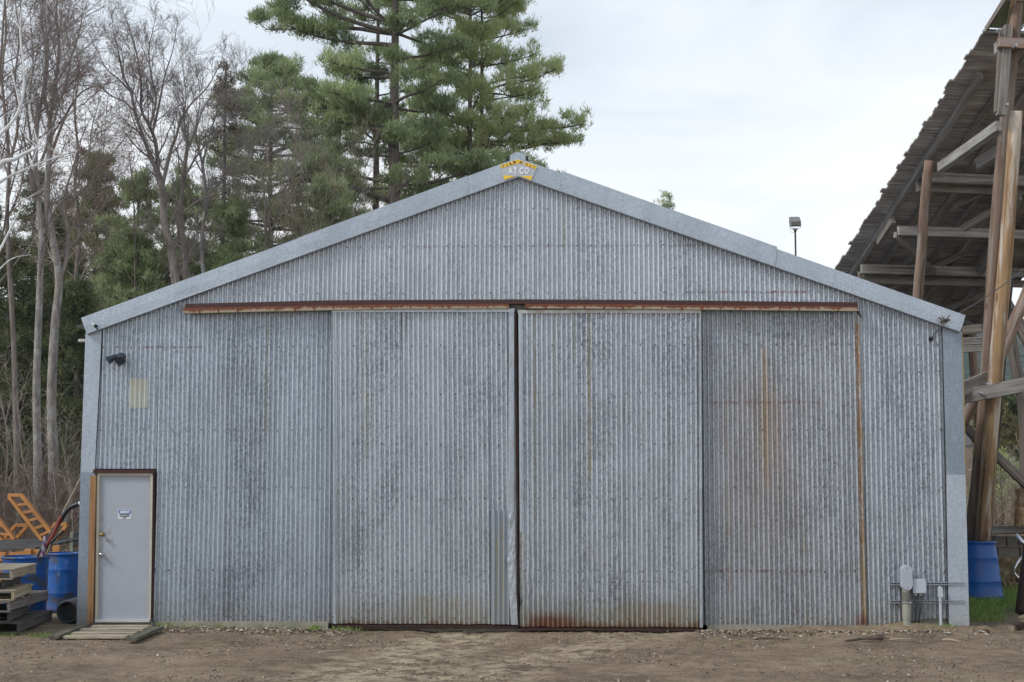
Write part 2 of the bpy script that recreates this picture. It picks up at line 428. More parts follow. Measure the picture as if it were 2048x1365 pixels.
# corner trims
def trim(pl, Y, M, name='corner_trim', nudge=0):
    mb=MB(); q=[at(px,py,Y) for px,py in pl]
    mb.prism([tuple(p) for p in q],(0,.02,0))
    s=-1 if q[0].x<0 else 1
    xo=min(p.x for p in q) if s<0 else max(p.x for p in q)
    # returned leg down the side of the building
    ou=[p for p in q if abs(p.x-xo)<.14]; zt=max(p.z for p in q); zb=min(p.z for p in q)
    xt=[p.x for p in q if p.z>zt-.3]; xb=[p.x for p in q if p.z<zb+.3]
    e=(min if s<0 else max); x1=e(xt); x0=e(xb)
    mb.add([(x0,Y,zb),(x1,Y,zt),(x1,Y+.25,zt),(x0,Y+.25,zb)],[(0,1,2,3)])
    return mb.build(name,M,SHED)
trim([(171,666),(204,652),(189,946),(161,946)],-.045,flatM)
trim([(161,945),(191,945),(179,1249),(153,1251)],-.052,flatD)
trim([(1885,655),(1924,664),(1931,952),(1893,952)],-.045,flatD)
trim([(1893,950),(1931,950),(1939,1257),(1898,1254)],-.055,flatP)
ochM=plain('ochre_edge_stain',(.32,.22,.07),.8)
mb=MB(); a=at(1924,670,-.05); b=at(1931,940,-.05)
mb.obox(a+Vector((.004,.01,0)),b+Vector((.004,.01,0)),.012,.02,(0,1,0)); mb.build('edge_strip',ochM,SHED)
# dark caulk seams beside the corner trims
blackM=plain('black_gap',(.02,.02,.024),.8)
mb=MB(); mb.obox(at(1884,655,-.03),at(1897,1250,-.03),.012,.012,(0,1,0)); mb.build('corner_seam',blackM,SHED)
mb=MB(); mb.obox(at(205,655,-.03),at(190,940,-.03),.008,.012,(0,1,0)); mb.build('corner_seam',blackM,SHED)

# ---- sliding doors -------------------------------------------------
rustM=None
def rusty(name, rust=(.125,.035,.024), pale=(.36,.31,.22), amt=.5, drips=False):
    g=G(name); P=g.pos(); x,y,z=g.xyz(P)[:3]
    n=g.noise(g.scale(P,(2,1,5)),3,5,.7); n2=g.noise(P,40,3,.6)
    c=g.ramp(g.sat(g.add(g.mul(n,.7),g.mul(n2,.3))),[(.3,tuple(r*.6 for r in rust)),(.6,rust),(.75,tuple(min(1,r*1.7) for r in rust))])
    if drips:
        # cream paint showing between rust runs
        cell=g.m('FRACT',g.m('DIVIDE',g.add(x,60.1),.27)); d=g.m('ABSOLUTE',g.sub(cell,.5))
        fr=g.noise(g.scale(P,(60,1,4)),1,3,.7)
        dn=g.noise(g.scale(P,(5,1,1)),1,3,.6)
        t=g.attr('tint'); f=g.add(g.mul(g.sstep(d,.49,.42),.55),g.mul(g.sub(fr,.5),1.5)); f=g.add(g.add(f,g.mul(g.sub(dn,.5),1.6)),g.mul(g.sub(t,.55),1.1))
        c=g.mix(g.mul(g.sstep(f,.42,.72),.9),c,pale)
        c=g.mix(g.mul(g.sstep(n2,.5,.7),.3),c,(.40,.25,.10))
    g.bump(n2,.4,.004)
    return g.fin(c,.75,.1)
angleM=rusty('rusted_angle_iron',(.075,.030,.028)); trackM=rusty('rusted_cream_track',(.19,.055,.025),drips=True)
brownM=rusty('brown_steel_edge',(.060,.022,.019))
def rail(pts_top,pts_bot,Y,name,M,th=.05,lip=.03):
    mb=MB(); T=[at(px,py,Y) for px,py in pts_top]; B=[at(px,py,Y) for px,py in pts_bot]
    n=len(T); vs=[];fs=[]
    for t,b in zip(T,B): vs+= [(t.x,Y+th,t.z),(t.x,Y,t.z),(b.x,Y,b.z),(b.x,Y+th,b.z)]
    for i in range(n-1):
        for j in range(4):
            fs.append((i*4+j,i*4+(j+1)%4,(i+1)*4+(j+1)%4,(i+1)*4+j))
    fs.append((3,2,1,0)); k=(n-1)*4; fs.append((k,k+1,k+2,k+3))
    mb.add(vs,fs); o=mb.build(name,M,SHED)
    a=o.data.attributes.new('tint','FLOAT','POINT'); a.data.foreach_set('value',[1.0 if i%4>1 else 0.0 for i in range(len(vs))]); return o
rail([(370,608),(660,601),(1037,599),(1240,600),(1716,605)],[(370,617),(660,611),(1037,608),(1240,609),(1716,613)],-.17,'rail_angle',angleM,.17)
rail([(366,616.5),(660,611),(800,609),(1018,608.5)],[(366,627),(660,620.5),(800,618),(1018,617)],-.20,'door_track',trackM,.09)
rail([(1050,608.5),(1240,609),(1716,613.3)],[(1050,617),(1240,618),(1716,622.5)],-.20,'door_track',trackM,.09)
mb=MB(); mb.prism([tuple(at(px,py,-.2)) for px,py in [(1714,622),(1718,622),(1724,635),(1719,630)]],(0,.06,0)); mb.build('rail_stop',blackM,SHED)
doorLM=galv('galvanized_left_door', base=(.57,.605,.64), tone=.06, bottom=.75, specmix=.95, stainbox=[(gx(790,0),gx(985,0),0,.5,(.42,.34,.22),.6)],
   streaks=[(at(728,700,0).x,.018,2.6,4.4,OCH,.7),(at(737,700,0).x,.018,2.2,4.4,OCH,.7),(at(672,1100,0).x,.05,0,2.0,(.38,.34,.25),.5)])
doorRM=galv('galvanized_right_door', base=(.56,.595,.63), tone=.06, bottom=.95, redx=(gx(1042,0),gx(1190,0)), brown=.10,
   streaks=[(at(1041,800,0).x,.05,.4,4.4,(.36,.33,.26),.8),(at(1070,700,0).x,.016,1.4,4.4,OCH,.9),(at(1109,700,0).x,.012,3.0,4.4,OCH,.7),(at(1179,700,0).x,.020,2.0,4.4,OCH,.9),(at(1150,700,0).x,.016,3.6,4.4,OCH,.5)],
   stainbox=[(gx(1200,0),gx(1400,0),0,.38,(.36,.25,.16),.6)])
DY=-.105
def slab(label,x0t,x1t,x0b,x1b,zb,zt,Y,M,seed,curl=None):
    root=empty('sliding_door',((x0b+x1b)/2,Y,zb)); root.parent=SHED
    root['label']=label
    mb=MB()
    n=int((x1b-x0b)/PITCH_C*10); rows=26; b=0
    for j in range(rows+1):
        t=j/rows; z=zb+(zt-zb)*t; xa=x0b+(x0t-x0b)*t; xb=x1b+(x1t-x1b)*t
        for i in range(n+1):
            u=i/n; x=xa+(xb-xa)*u; xs=x0b+(x1b-x0b)*u
            zz=z
            if j==0: zz+=.010*noise.noise(Vector((xs*5,seed,0)))
            s=noise.noise(Vector((x*.9+seed,z*.7,3.1)))*.010+noise.noise(Vector((x*4+seed,z*2.6,9.1)))*.003
            y=Y-.0205*math.cos(2*math.pi*xs/PITCH_C)+s-.007*(((xs+30.27)/.61)%1); dx=0
            if curl: dx,dy=curl(xs,z); y+=dy
            mb.v.append((x+dx,y,zz))
    for j in range(rows):
        for i in range(n):
            p=j*(n+1)+i; mb.f.append((p,p+1,p+n+2,p+n+1)); mb.m.append(0)
    nails(mb,x0b+.03,x1b-.03,[.12,.62,zrow3,1.75,2.5,3.2,zrow1],Y-.0055,3,1)
    mb.build('door_sheet',[M,NAILM],root,smooth=True)
    return root
dLt0,dLt1=at(666,622,DY).x,at(1029,620,DY).x; dLb0,dLb1=at(668,1248,DY).x,at(1035,1250,DY).x
dRt0,dRt1=at(1037,622,DY).x,at(1402,622,DY).x; dRb0,dRb1=at(1040,1250,DY).x,at(1405,1254,DY).x
zLt=at(850,621,DY).z; zRt=at(1220,623,DY).z; zLb=at(850,1248,DY).z; zRb=at(1220,1254,DY).z
def dentR(x,z):   # kicked-in, buckled lower inner corner
    u=max(0,1-(x-dRb0)/.75)*max(0,1-abs(z-.55)/.75); n=noise.noise(Vector((x*6,z*5,2))); n2=noise.noise(Vector((x*14,z*9,5)))
    e=max(0,1-(x-dRb0)/1.3)*max(0,1-z/.35)
    return (.02*u*n, u*(.030*n+.016*n2)+e*.022*noise.noise(Vector((x*9,z*8,4))))
def dentL(x,z):
    u=max(0,1-(dLb1-x)/.6)*max(0,1-abs(z-.6)/.7); return (0,u*.02*noise.noise(Vector((x*6,z*5,6))))
DL=slab('left sliding door with a plain sheet patch and crumpled silver edge flashing',dLt0,dLt1,dLb0,dLb1,zLb,zLt,DY-.012,doorLM,11,dentL)
DR=slab('right sliding door with red-brown rust along its bottom',dRt0,dRt1,dRb0,dRb1,zRb,zRt,DY-.012,doorRM,17,dentR)
def doorbits(root,xt0,xt1,xb0,xb1,zb,zt,edgeM):
    mb=MB(); Y=DY
    mb.add([(xb0,Y+.012,zb-.03),(xb1,Y+.012,zb-.03),(xt1,Y+.012,zt),(xt0,Y+.012,zt)],[(0,1,2,3)])
    mb.prism([(xb0,Y+.06,zb-.035),(xb1,Y+.06,zb-.035),(xt1,Y+.06,zt),(xt0,Y+.06,zt)],(0,-.045,0)); mb.f.pop(0) if 0 else None
    mb.build('door_frame',brownM,root)
    mb=MB(); n=30   # top flashing
    for (a0,a1,dz0,dz1,yy) in ((xt0-.01,(xt0+xt1)/2+.35,0,.05,Y-.040),((xt0+xt1)/2+.30,xt1+.0,-.006,.046,Y-.046)):
        vs=[];m=14
        for i in range(m+1):
            x=a0+(a1-a0)*i/m; w=.004*noise.noise(Vector((x*5,zt,0)))
            vs+=[(x,yy+.03,zt+dz1+w),(x,yy,zt+dz1+w),(x,yy-w,zt+dz0+w*.8),(x,yy+.012,zt+dz0-.003+w)]
        mb.add(vs,[(i*4+j,i*4+j+1,i*4+j+5,i*4+j+4) for i in range(m) for j in range(3)])
    mb.build('top_flashing',edgeM,root)
    mb=MB()
    mb.box((xb0,Y-.030,zb-.045),(xb1,Y+.012,zb-.022)); mb.build('bottom_rail',brownM,root)
flashL=galv('worn_white_flashing', base=(.56,.60,.64), flat=True, brown=.25)
flashR=galv('rusty_white_flashing', base=(.50,.50,.46), flat=True, brown=.7)
doorbits(DL,dLt0,dLt1,dLb0,dLb1,zLb,zLt-.03,flashL); doorbits(DR,dRt0,dRt1,dRb0,dRb1,zRb,zRt-.03,flashR)
# vertical edge trims: left edge of each door, pale and stained
def vstrip(name,root,x0t,x1t,x0b,x1b,zb,zt,Y,M,wav=.0,rows=30,seed=0,th=.0):
    mb=MB(); vs=[]
    for j in range(rows+1):
        t=j/rows; z=zb+(zt-zb)*t; a=x0b+(x0t-x0b)*t; b=x1b+(x1t-x1b)*t
        for k in range(4):
            u=k/3; w=wav*noise.noise(Vector((u*3+seed,z*4.5,seed)))+wav*.5*noise.noise(Vector((u*7+seed,z*13,seed+3)))
            vs.append((a+(b-a)*u+w*.5,Y+w-(.004 if k in (1,2) else 0),z))
    mb.add(vs,[(j*4+k,j*4+k+1,j*4+k+5,j*4+k+4) for j in range(rows) for k in range(3)])
    return mb.build(name,M,root)
vstrip('edge_trim',DL,dLt0,dLt0+.035,dLb0,dLb0+.035,zLb,zLt-.03,DY-.042,flatE,.004,seed=2)
vstrip('edge_trim',DR,dRt1-.03,dRt1,dRb1-.04,dRb1,zRb,zRt-.03,DY-.042,flatE,.006,seed=4)
vstrip('edge_trim',DR,dRt0,dRt0+.055,dRb0,dRb0+.05,1.3,zRt-.03,DY-.042,flatE,.004,seed=6)
zc=at(1024,1025,DY).z
vstrip('edge_trim',DL,dLt1-.075,dLt1-.005,at(1016,1025,DY).x,at(1028,1025,DY).x,zc,zLt-.03,DY-.042,flatE,.004,seed=8)
shinyM=plain('crumpled_aluminium_flashing',(.42,.45,.48),.40,.5,.2,5)
vstrip('crumpled_flashing',DL,at(1018,1025,DY).x,at(1029,1025,DY).x,at(1018,1120,DY).x,at(1031,1120,DY).x,at(1020,1120,DY).z,zc,DY-.052,shinyM,.020,26,seed=12)
vstrip('crumpled_flashing',DL,at(1015,1115,DY).x,at(1029,1115,DY).x,at(1022,1249,DY).x,at(1036,1249,DY).x,at(1022,1249,DY).z,at(1020,1115,DY).z,DY-.056,shinyM,.014,16,seed=14)
# plain replacement sheet on the left door
patchM=galv('smooth_patch_sheet', base=(.35,.385,.43), dark=(.26,.285,.32), specmix=.35, bottom=.35, tone=.02, streaks=[(at(993,1150,DY).x,.03,.2,1.3,OCH,.9),(at(1005,1150,DY).x,.03,.2,1.5,OCH,.9)])
mb=MB(); corr(mb,at(982,1200,DY).x,at(1019,1200,DY).x,zLb+.0,at(1000,1020,DY).z,DY-.038,amp=.0155,rows=8,seed=23); mb.build('patch_sheet',patchM,DL,smooth=True)
# steel edge between the leaves
mb=MB(); mb.prism([(at(1029.5,615,0).x,DY-.02,zLt),(at(1034,615,0).x,DY-.02,zLt),(at(1038.5,1250,0).x,DY-.02,zLb-.04),(at(1036,1250,0).x,DY-.02,zLb-.04)],(0,.06,0)); mb.build('meeting_edge',brownM,DL)
mb=MB(); mb.prism([tuple(at(px,py,-.085)) for px,py in [(1020,610),(1050,610),(1049,621),(1037,625),(1022,619)]],(0,.03,0)); mb.build('centre_bracket',plain('grey_weathered_block',(.17,.16,.14),.8),SHED)

# ---- translucent patch, small entrance door ------------------------
polyM=galv('yellowed_plastic_patch', base=(.56,.56,.48), dark=(.46,.45,.33), specmix=.6, tone=.0)
mb=MB(); corr(mb,at(258,785,-.03).x,at(295,785,-.03).x,at(275,816,-.03).z,at(275,757,-.03).z,-.020,amp=.0155,rows=5,seed=31); mb.build('plastic_patch',polyM,SHED,smooth=True)

DOOR=empty('entrance_door',(at(248,1240,-.05).x,-.05,0)); DOOR.parent=SHED
dpaint=plain('grey_door_paint',(.36,.375,.42),.42,0,.05,1.5)
def doormat():
    g=G('grey_painted_steel_door'); P=g.pos(); x,y,z=g.xyz(P)[:3]
    n=g.noise(P,3,4,.6); c=g.ramp(n,[(.3,(.355,.375,.42)),(.7,(.385,.40,.445))])
    s=g.noise(g.scale(P,(1,1,1)),7,5,.7,1.5); low=g.sstep(z,.9,.1)
    c=g.mix(g.mul(g.sstep(s,.55,.8),g.add(.12,g.mul(low,.3))),c,(.20,.18,.17))
    kx=g.sub(x,at(205,1090,0).x); kz=g.sub(z,at(205,1090,0).z); kd=g.m('SQRT',g.add(g.mul(kx,kx),g.mul(g.mul(kz,kz),.3)))
    c=g.mix(g.mul(g.sstep(kd,.30,.05),g.mul(g.sstep(g.noise(P,16,3,.7),.45,.7),.6)),c,(.17,.15,.14))
    g.bump(g.noise(P,25,2),.05,.01)
    return g.fin(c,.42)
px=lambda a,b,Y=-.06: at(a,b,Y)
mb=MB(); mb.prism([tuple(px(200,951,-.05)),tuple(px(301,951,-.05)),tuple(px(297,1241,-.05)),tuple(px(195,1241,-.05))],(0,.03,0)); mb.build('door_leaf',doormat(),DOOR)
framM=plain('cream_door_frame',(.50,.47,.38),.6,0,.15,9)
mb=MB()
def bar(a,b,c,d,Y,dep,M=None): mb.prism([tuple(at(p[0],p[1],Y)) for p in (a,b,c,d)],(0,dep,0))
bar((194,947),(305,947),(305,951.5),(194,951.5),-.085,.06); bar((301,951),(305.5,951),(301,1246),(297,1246),-.085,.06); bar((194,951),(199,951),(194.5,1246),(189.5,1246),-.085,.06)
mb.build('door_frame',framM,DOOR)
mb=MB(); bar((190,1240),(299,1240),(299,1245),(190,1245),-.10,.08); mb.build('threshold',plain('pale_threshold',(.55,.55,.53),.5,.2,.15,8),DOOR)
mb=MB(); bar((186,939.5),(309,939.5),(309,947),(186,947),-.11,.09); bar((305,946),(309,946),(305,1244),(301.5,1244),-.07,.06); mb.build('head_flashing',brownM,DOOR)
jam=wood('orange_brown_jamb_board',(.42,.24,.105),(.20,.10,.045),1.2)
a=at(187,952,-.09); b=at(180.5,1246,-.09)
def beam(p0,p1,w,h,name,M,parent,up=(0,0,1),round_=False,r2=None,n=12,wob=.0,seed=0,bev=.006,segs=8,local=False):
    """w across, h along 'up'; local X runs along the piece so the grain follows it"""
    p0=Vector(p0); p1=Vector(p1); L=(p1-p0).length; d=(p1-p0).normalized(); u=Vector(up)
    r=d.cross(u)
    if r.length<1e-3: r=d.cross(Vector((0,1,0)))
    r.normalize(); u=r.cross(d).normalized()
    mb=MB()
    if round_:
        pts=[];rad=[]
        for i in range(segs+1):
            t=i/segs; q=Vector((L*t,wob*noise.noise(Vector((t*2.2,seed,0))),wob*noise.noise(Vector((t*2.2,seed,9)))))
            pts.append(q); rr=(w*(1-t)+(r2 or w)*t)/2*(1+.05*noise.noise(Vector((t*9,seed,4)))); rad.append(rr)
        mb.tube(pts,rad,n)
    else:
        vs=[];k=segs
        for i in range(k+1):
            t=i/k
            for (sy,sz) in ((-1,-1),(1,-1),(1,1),(-1,1)):
                e=.012*h/.15
                vs.append((L*t,sy*w/2+e*noise.noise(Vector((t*5+seed,sy,sz)))*.6,sz*h/2+e*noise.noise(Vector((t*5+seed,sy*3,sz+5)))*.6+wob*math.sin(t*3.14)))
        fs=[(i*4+j,(i+1)*4+j,(i+1)*4+(j+1)%4,i*4+(j+1)%4) for i in range(k) for j in range(4)]+[(0,1,2,3),(k*4+3,k*4+2,k*4+1,k*4)]
        mb.add(vs,fs)
    me_o=mb.build(name,M,None,smooth=round_)
    if bev and not round_:
        bm=me_o.modifiers.new('bevel','BEVEL'); bm.width=bev; bm.segments=1; bm.limit_method='ANGLE'; bm.angle_limit=R(60)
    off=Vector((0,0,0))
    if parent is not None and not local: off=OFF[parent.name]
    mt=Matrix((( d.x,-r.x,u.x,0),(d.y,-r.y,u.y,0),(d.z,-r.z,u.z,0),(0,0,0,1)))
    me_o.parent=parent
    me_o.matrix_local=Matrix.Translation(p0-off)@mt
    return me_o
beam(b,a,.085,.045,'jamb_board',jam,DOOR,up=(0,1,0),bev=.004)
brass=plain('brass',(.48,.33,.10),.28,.9,.1); chrome=plain('chrome',(.62,.62,.63),.15,1.0,.05)
def knob(c,M,name,r=.032):
    mb=MB(); prof=[(.0,-.0),(r,.0),(r*1.05,.006),(r*.5,.012),(r*.45,.030),(r*.75,.036),(r*.92,.050),(r*.85,.066),(r*.5,.076),(0,.078)]
    mb.lathe(prof,(0,0,0),20); mb.v=[(c.x+x,c.y-z,c.z+y) for x,y,z in mb.v]; mb.build(name,M,DOOR,smooth=True)
knob(at(205.5,1069,-.055),brass,'deadbolt',.027); knob(at(204,1109,-.055),chrome,'door_knob',.032)

def text_geo(s,size=1.0,shear=0.,bold=0.,center=True):
    cu=bpy.data.curves.new('t','FONT'); cu.body=s; cu.size=size; cu.shear=shear; cu.offset=bold; cu.resolution_u=3
    if center: cu.align_x='CENTER'
    ob=bpy.data.objects.new('t',cu); COL.objects.link(ob); dg=bpy.context.evaluated_depsgraph_get()
    me=bpy.data.meshes.new_from_object(ob.evaluated_get(dg)); vs=[tuple(v.co) for v in me.vertices]; fs=[tuple(p.vertices) for p in me.polygons]
    bpy.data.objects.remove(ob); bpy.data.meshes.remove(me); bpy.data.curves.remove(cu); return vs,fs
def put_text(mb,s,cx,cz,Y,size,width=None,rot=0,mi=0,**k):
    vs,fs=text_geo(s,size,**k)
    if not vs: return
    x0=min(v[0] for v in vs); x1=max(v[0] for v in vs); y0=min(v[1] for v in vs); y1=max(v[1] for v in vs)
    sx=(width/(x1-x0)) if width else 1; sy=size/(y1-y0) if (y1-y0) > .4*size else 1
    c,sn=math.cos(rot),math.sin(rot); out=[]
    for v in vs:
        X=(v[0]-(x0+x1)/2)*sx; Z=(v[1]-(y0+y1)/2)*sy
        out.append((cx+X*c-Z*sn,Y,cz+X*sn+Z*c))
    mb.add(out,fs,mi)
white=plain('sign_white',(.66,.68,.72),.5,0,.06); blue=plain('sign_blue',(.02,.13,.42),.5,0,.1); ink=plain('sign_ink',(.03,.03,.05),.6)
wht2=plain('sign_letter_white',(.8,.82,.85),.5,0,.03)
s0=at(236.5,1020,-.054); s1=at(262,1038.5,-.054); sw=s1.x-s0.x; sh=s0.z-s1.z; cx=(s0.x+s1.x)/2
mb=MB(); Y=-.0535
mb.box((s0.x,Y,s1.z),(s1.x,Y+.0030,s0.z),0)
mb.box((s0.x+sw*.04,Y-.0015,s0.z-sh*.42),(s1.x-sw*.04,Y-.0001,s0.z-sh*.05),1)
put_text(mb,'NOTICE',cx,s0.z-sh*.235,Y-.0022,sh*.24,sw*.76,mi=3,shear=.25,bold=.004)
put_text(mb,'AUTHORIZED',cx,s0.z-sh*.53,Y-.0006,sh*.125,sw*.84,mi=2,bold=.002)
put_text(mb,'PERSONNEL',cx,s0.z-sh*.70,Y-.0006,sh*.125,sw*.76,mi=2,bold=.002)
put_text(mb,'ONLY',cx,s0.z-sh*.87,Y-.0006,sh*.125,sw*.32,mi=2,bold=.002)
mb.build('notice_sign',[white,blue,ink,wht2],DOOR)

# ---- yellow and grey emblem at the ridge ---------------------------
yel=plain('emblem_yellow',(.86,.55,.03),.5,0,.15,14); egrey=plain('emblem_grey',(.46,.48,.51),.5,0,.1,14)
elet=plain('emblem_letter_white',(.80,.82,.86),.5,0,.1,20); eink=plain('emblem_letter_brown',(.10,.05,.02),.6,0,.3,20); efad=plain('emblem_letter_faded',(.42,.25,.04),.6,0,.3,20)
EY=-.135
def ep(mb,pts,Y,mi): mb.prism([tuple(at(a,b,Y)) for a,b in pts],(0,.003,0),mi)
mb=MB()
ep(mb,[(1000,331),(1036,318),(1037,351.5),(1008,360)],EY,1); ep(mb,[(1036,318),(1074,332.5),(1063,361),(1037,351.5)],EY,1)
ep(mb,[(1000,331),(1036,319),(1036,327),(1002,337)],EY-.004,0); ep(mb,[(1036,319),(1045,322.5),(1045,329),(1036,327)],EY-.004,0); ep(mb,[(1049,324),(1074,332.5),(1072,339),(1049,331)],EY-.004,0)
ep(mb,[(1006,351),(1031,352.5),(1008.5,360)],EY-.004,0); ep(mb,[(1041,352.5),(1065,352.5),(1062,361)],EY-.004,0)
def el(ch,a,b,sz,rot,mi,w=None):
    p=at(a,b,EY-.0065); put_text(mb,ch,p.x,p.z,EY-.0065,sz,w,R(rot),mi=mi,bold=.004)
k=1/144.
for ch,a,b,mi in (('F',1006,332.5,4),('O',1014,329.6,4),('L',1021.5,327.2,2),('D',1029,324.6,2),('·',1035.5,322.5,2),('A',1041.5,324.6,2),('W',1053,329.2,4),('A',1060.5,331.8,4),('Y',1068,334.6,4)):
    el(ch,a,b,5.6*k if ch!='·' else .02,18 if a<1036 else -18,mi,5.6*k if ch!='·' else None)
for ch,a in (('A',1021),('T',1030.5),('C',1043),('O',1053.5)): el(ch,a,341.5,14*k,0,3,(9 if ch!='T' else 7.5)*k)
mb.build('emblem',[yel,egrey,eink,elet,efad],SHED)
# sleeve end of a pipe through the wall
mb=MB(); p=at(160,682,.3); mb.tube([p+Vector((-.02,0,0)),p+Vector((.09,0,0))],[.024,.024],12,mi=0); mb.tube([p+Vector((.05,0,0)),p+Vector((.16,0,0))],[.02,.02],12,mi=1)
mb.build('pipe_stub',[plain('white_pipe',(.5,.5,.5),.5),rusty('red_pipe',(.22,.05,.03))],SHED,smooth=False)
# ================================================================== GROUND
def axis(segs):
    out=[]
    for a,b,st in segs:
        n=max(1,int(round((b-a)/st))); out+= [a+(b-a)*i/n for i in range(n)]
    out.append(segs[-1][1]); return out
xs=axis([(-900,-100,100),(-100,-30,8),(-30,-9,.7),(-9,-6.6,.09),(-6.6,7.2,.036),(7.2,9,.09),(9,30,.7),(30,100,8),(100,900,100)])
ys=axis([(-40,-8,2),(-8,-6,.2),(-6,.25,.034),(.25,6,.15),(6,30,.8),(30,110,4),(110,1500,90)])
def ruts(x,y):
    """tyre tracks curving out of the doors"""
    z=0
    for c,w,dr in ((-1.15,.16,.42),(-.55,.14,.40),(1.1,.15,-.50),(1.75,.15,-.52),(3.1,.13,-.75)):
        xc=c+dr*(y+.2)*-.5+ .06*math.sin(y*1.7+c)
        d=(x-xc)/w
        if abs(d)<2.5:
            z-= .011*math.exp(-d*d); z+=.006*math.exp(-(abs(d)-1.5)**2*4)
            if abs(d)<1: z+=.007*math.sin((y+abs(d)*.12)*2*math.pi/.11)*(.5+.5*noise.noise(Vector((x,y*.7,c))))
    return z
V=[];
for y in ys:
    for x in xs:
        z=hgt(x,y)
        if abs(x)<9.1 and -8.1<y<6:
            z+=.018*noise.noise(Vector((x*.8,y*.8,0)))+.014*noise.noise(Vector((x*3.1,y*3.1,2)))+.010*noise.noise(Vector((x*9,y*9,4)))
            q=noise.noise(Vector((x*22,y*22,7))); z+=.011*max(0,q)+.005*noise.noise(Vector((x*45,y*45,1)))
            if y<.1: z+=ruts(x,y)*1.2
            if -1.0<y<.2 and 3.2<x<6.4: z+=.045*math.exp(-((y+.12)/.2)**2)*ss(3.2,4,x)+.07*math.exp(-((y+.05)/.13)**2)*math.exp(-((x-5.35)/.35)**2)
        else: z+=.12*noise.noise(Vector((x*.25,y*.25,0)))*ss(6,12,abs(y))
        V.append((x,y,z))
nx=len(xs); FF=np.array([(j*nx+i,j*nx+i+1,(j+1)*nx+i+1,(j+1)*nx+i) for j in range(len(ys)-1) for i in range(nx-1)])
g=G('packed_dirt'); P=g.pos(); x,y,z=g.xyz(P)[:3]
a=g.noise(P,.7,4,.6); b=g.noise(P,4.5,5,.7,.3); c=g.noise(P,38,4,.7); d=g.noise(P,140,2,.6)
f=g.sat(g.add(g.add(g.mul(a,.38),g.mul(b,.34)),g.mul(c,.28)))
col=g.ramp(f,[(.36,(.085,.058,.038)),(.45,(.20,.146,.098)),(.54,(.32,.24,.16)),(.66,(.48,.375,.255))])
# pale dry sand where wheels run
w1=g.add(x,g.mul(g.noise(P,1.1,3,.6),1.1)); 
sand=g.mul(g.sstep(g.m('ABSOLUTE',g.sub(g.add(w1,.05),g.mul(y,.22))),1.0,.2),g.sstep(b,.40,.62))
col=g.mix(g.mul(sand,.95),col,(.54,.44,.30))
sand2=g.mul(g.sstep(g.m('ABSOLUTE',g.sub(g.sub(w1,2.4),g.mul(y,.5))),.9,.2),g.sstep(b,.42,.62)); col=g.mix(g.mul(sand2,.9),col,(.50,.40,.28))
# dark crumbs and pale chips
cr=g.vor(P,34); crc=g.xyz(g.vor(P,34,out=1))[0]
col=g.mix(g.mul(g.mul(g.sstep(cr,.30,.18),g.sstep(crc,.80,.88)),g.sstep(b,.42,.58)),col,(.42,.36,.29))
col=g.mix(g.mul(g.mul(g.sstep(c,.54,.66),g.sstep(a,.42,.58)),.75),col,(.065,.045,.032))
gr=g.noise(P,1.6,4,.7); nearw=g.sstep(y,-1.6,-.1)
col=g.mix(g.mul(g.mul(g.sstep(gr,.52,.66),g.add(.12,g.mul(nearw,.4))),g.sstep(g.noise(P,30,3,.7),.42,.6)),col,(.10,.13,.045))
# turf and leaf litter beyond the yard
yard=g.sstep(g.add(y,g.mul(g.sub(b,.5),2.0)),1.2,2.6)
right=g.sstep(x,6.2,6.8)
turf=g.ramp(g.sat(g.add(g.mul(c,.5),g.mul(b,.5))),[(.38,(.09,.07,.04)),(.5,(.11,.13,.045)),(.65,(.16,.20,.06))])
litter=g.ramp(g.sat(g.add(g.mul(c,.6),g.mul(b,.4))),[(.36,(.07,.045,.032)),(.52,(.16,.11,.075)),(.68,(.30,.22,.14))])
far=g.mix(g.sstep(y,5.0,8.0),turf,litter)
col=g.mix(g.mul(yard,g.add(.6,g.mul(right,.4))),col,far)
g.bump(g.add(g.add(g.mul(b,.5),g.mul(c,1.0)),g.mul(d,.35)),.9,.04)
groundM=g.fin(col,.95,0,.25)
o=from_np('ground',V,FF,groundM,smooth=True); tag(o,'brown packed dirt yard with faint tyre tracks','ground',kind='structure')

# loose things on the dirt, too many to count
leafM=G('dry_leaf_and_chip'); t=leafM.attr('tint')
leafM=leafM.fin(leafM.ramp(t,[(0,(.09,.06,.042)),(.35,(.26,.185,.13)),(.7,(.40,.32,.24)),(1,(.56,.50,.42))]),.8)
def chips(name,n,fn,size,label,mat,cat=None,lift=.004,flat=.35,seed=1):
    r=np.random.RandomState(seed); V=[];T=[];Fc=[]
    k=0
    while k<n:
        x,y=fn(r)
        s=size*(0.5+r.rand()**2*1.6); a=r.rand()*6.28; asp=.35+.6*r.rand()
        ex=np.array([math.cos(a),math.sin(a),(r.rand()-.5)*flat*2]); ey=np.array([-math.sin(a),math.cos(a),(r.rand()-.5)*flat*2])*asp
        z=hgt(x,y)+lift+.006+s*flat*.4
        c=np.array([x,y,z]); up=np.array([0,0,s*.25*(r.rand())])
        b=len(V); V+= [c-ex*s/2,c-ey*s/2+up,c+ex*s/2,c+ey*s/2+up*.5]; Fc.append((b,b+1,b+2,b+3)); T+=[r.rand()]*4; k+=1
    o=from_np(name,np.array(V),np.array(Fc),mat,attr=T); return tag(o,label,cat or 'litter',kind='stuff')
def f_wall(r):
    while 1:
        x=r.uniform(-6,6.3); y=-.12-abs(r.randn())*.35
        if (x<-2.2 or x>2.4) and (r.rand()<.4+.6*(noise.noise(Vector((x*1.3,y*2,0)))>-.05)): return x,y
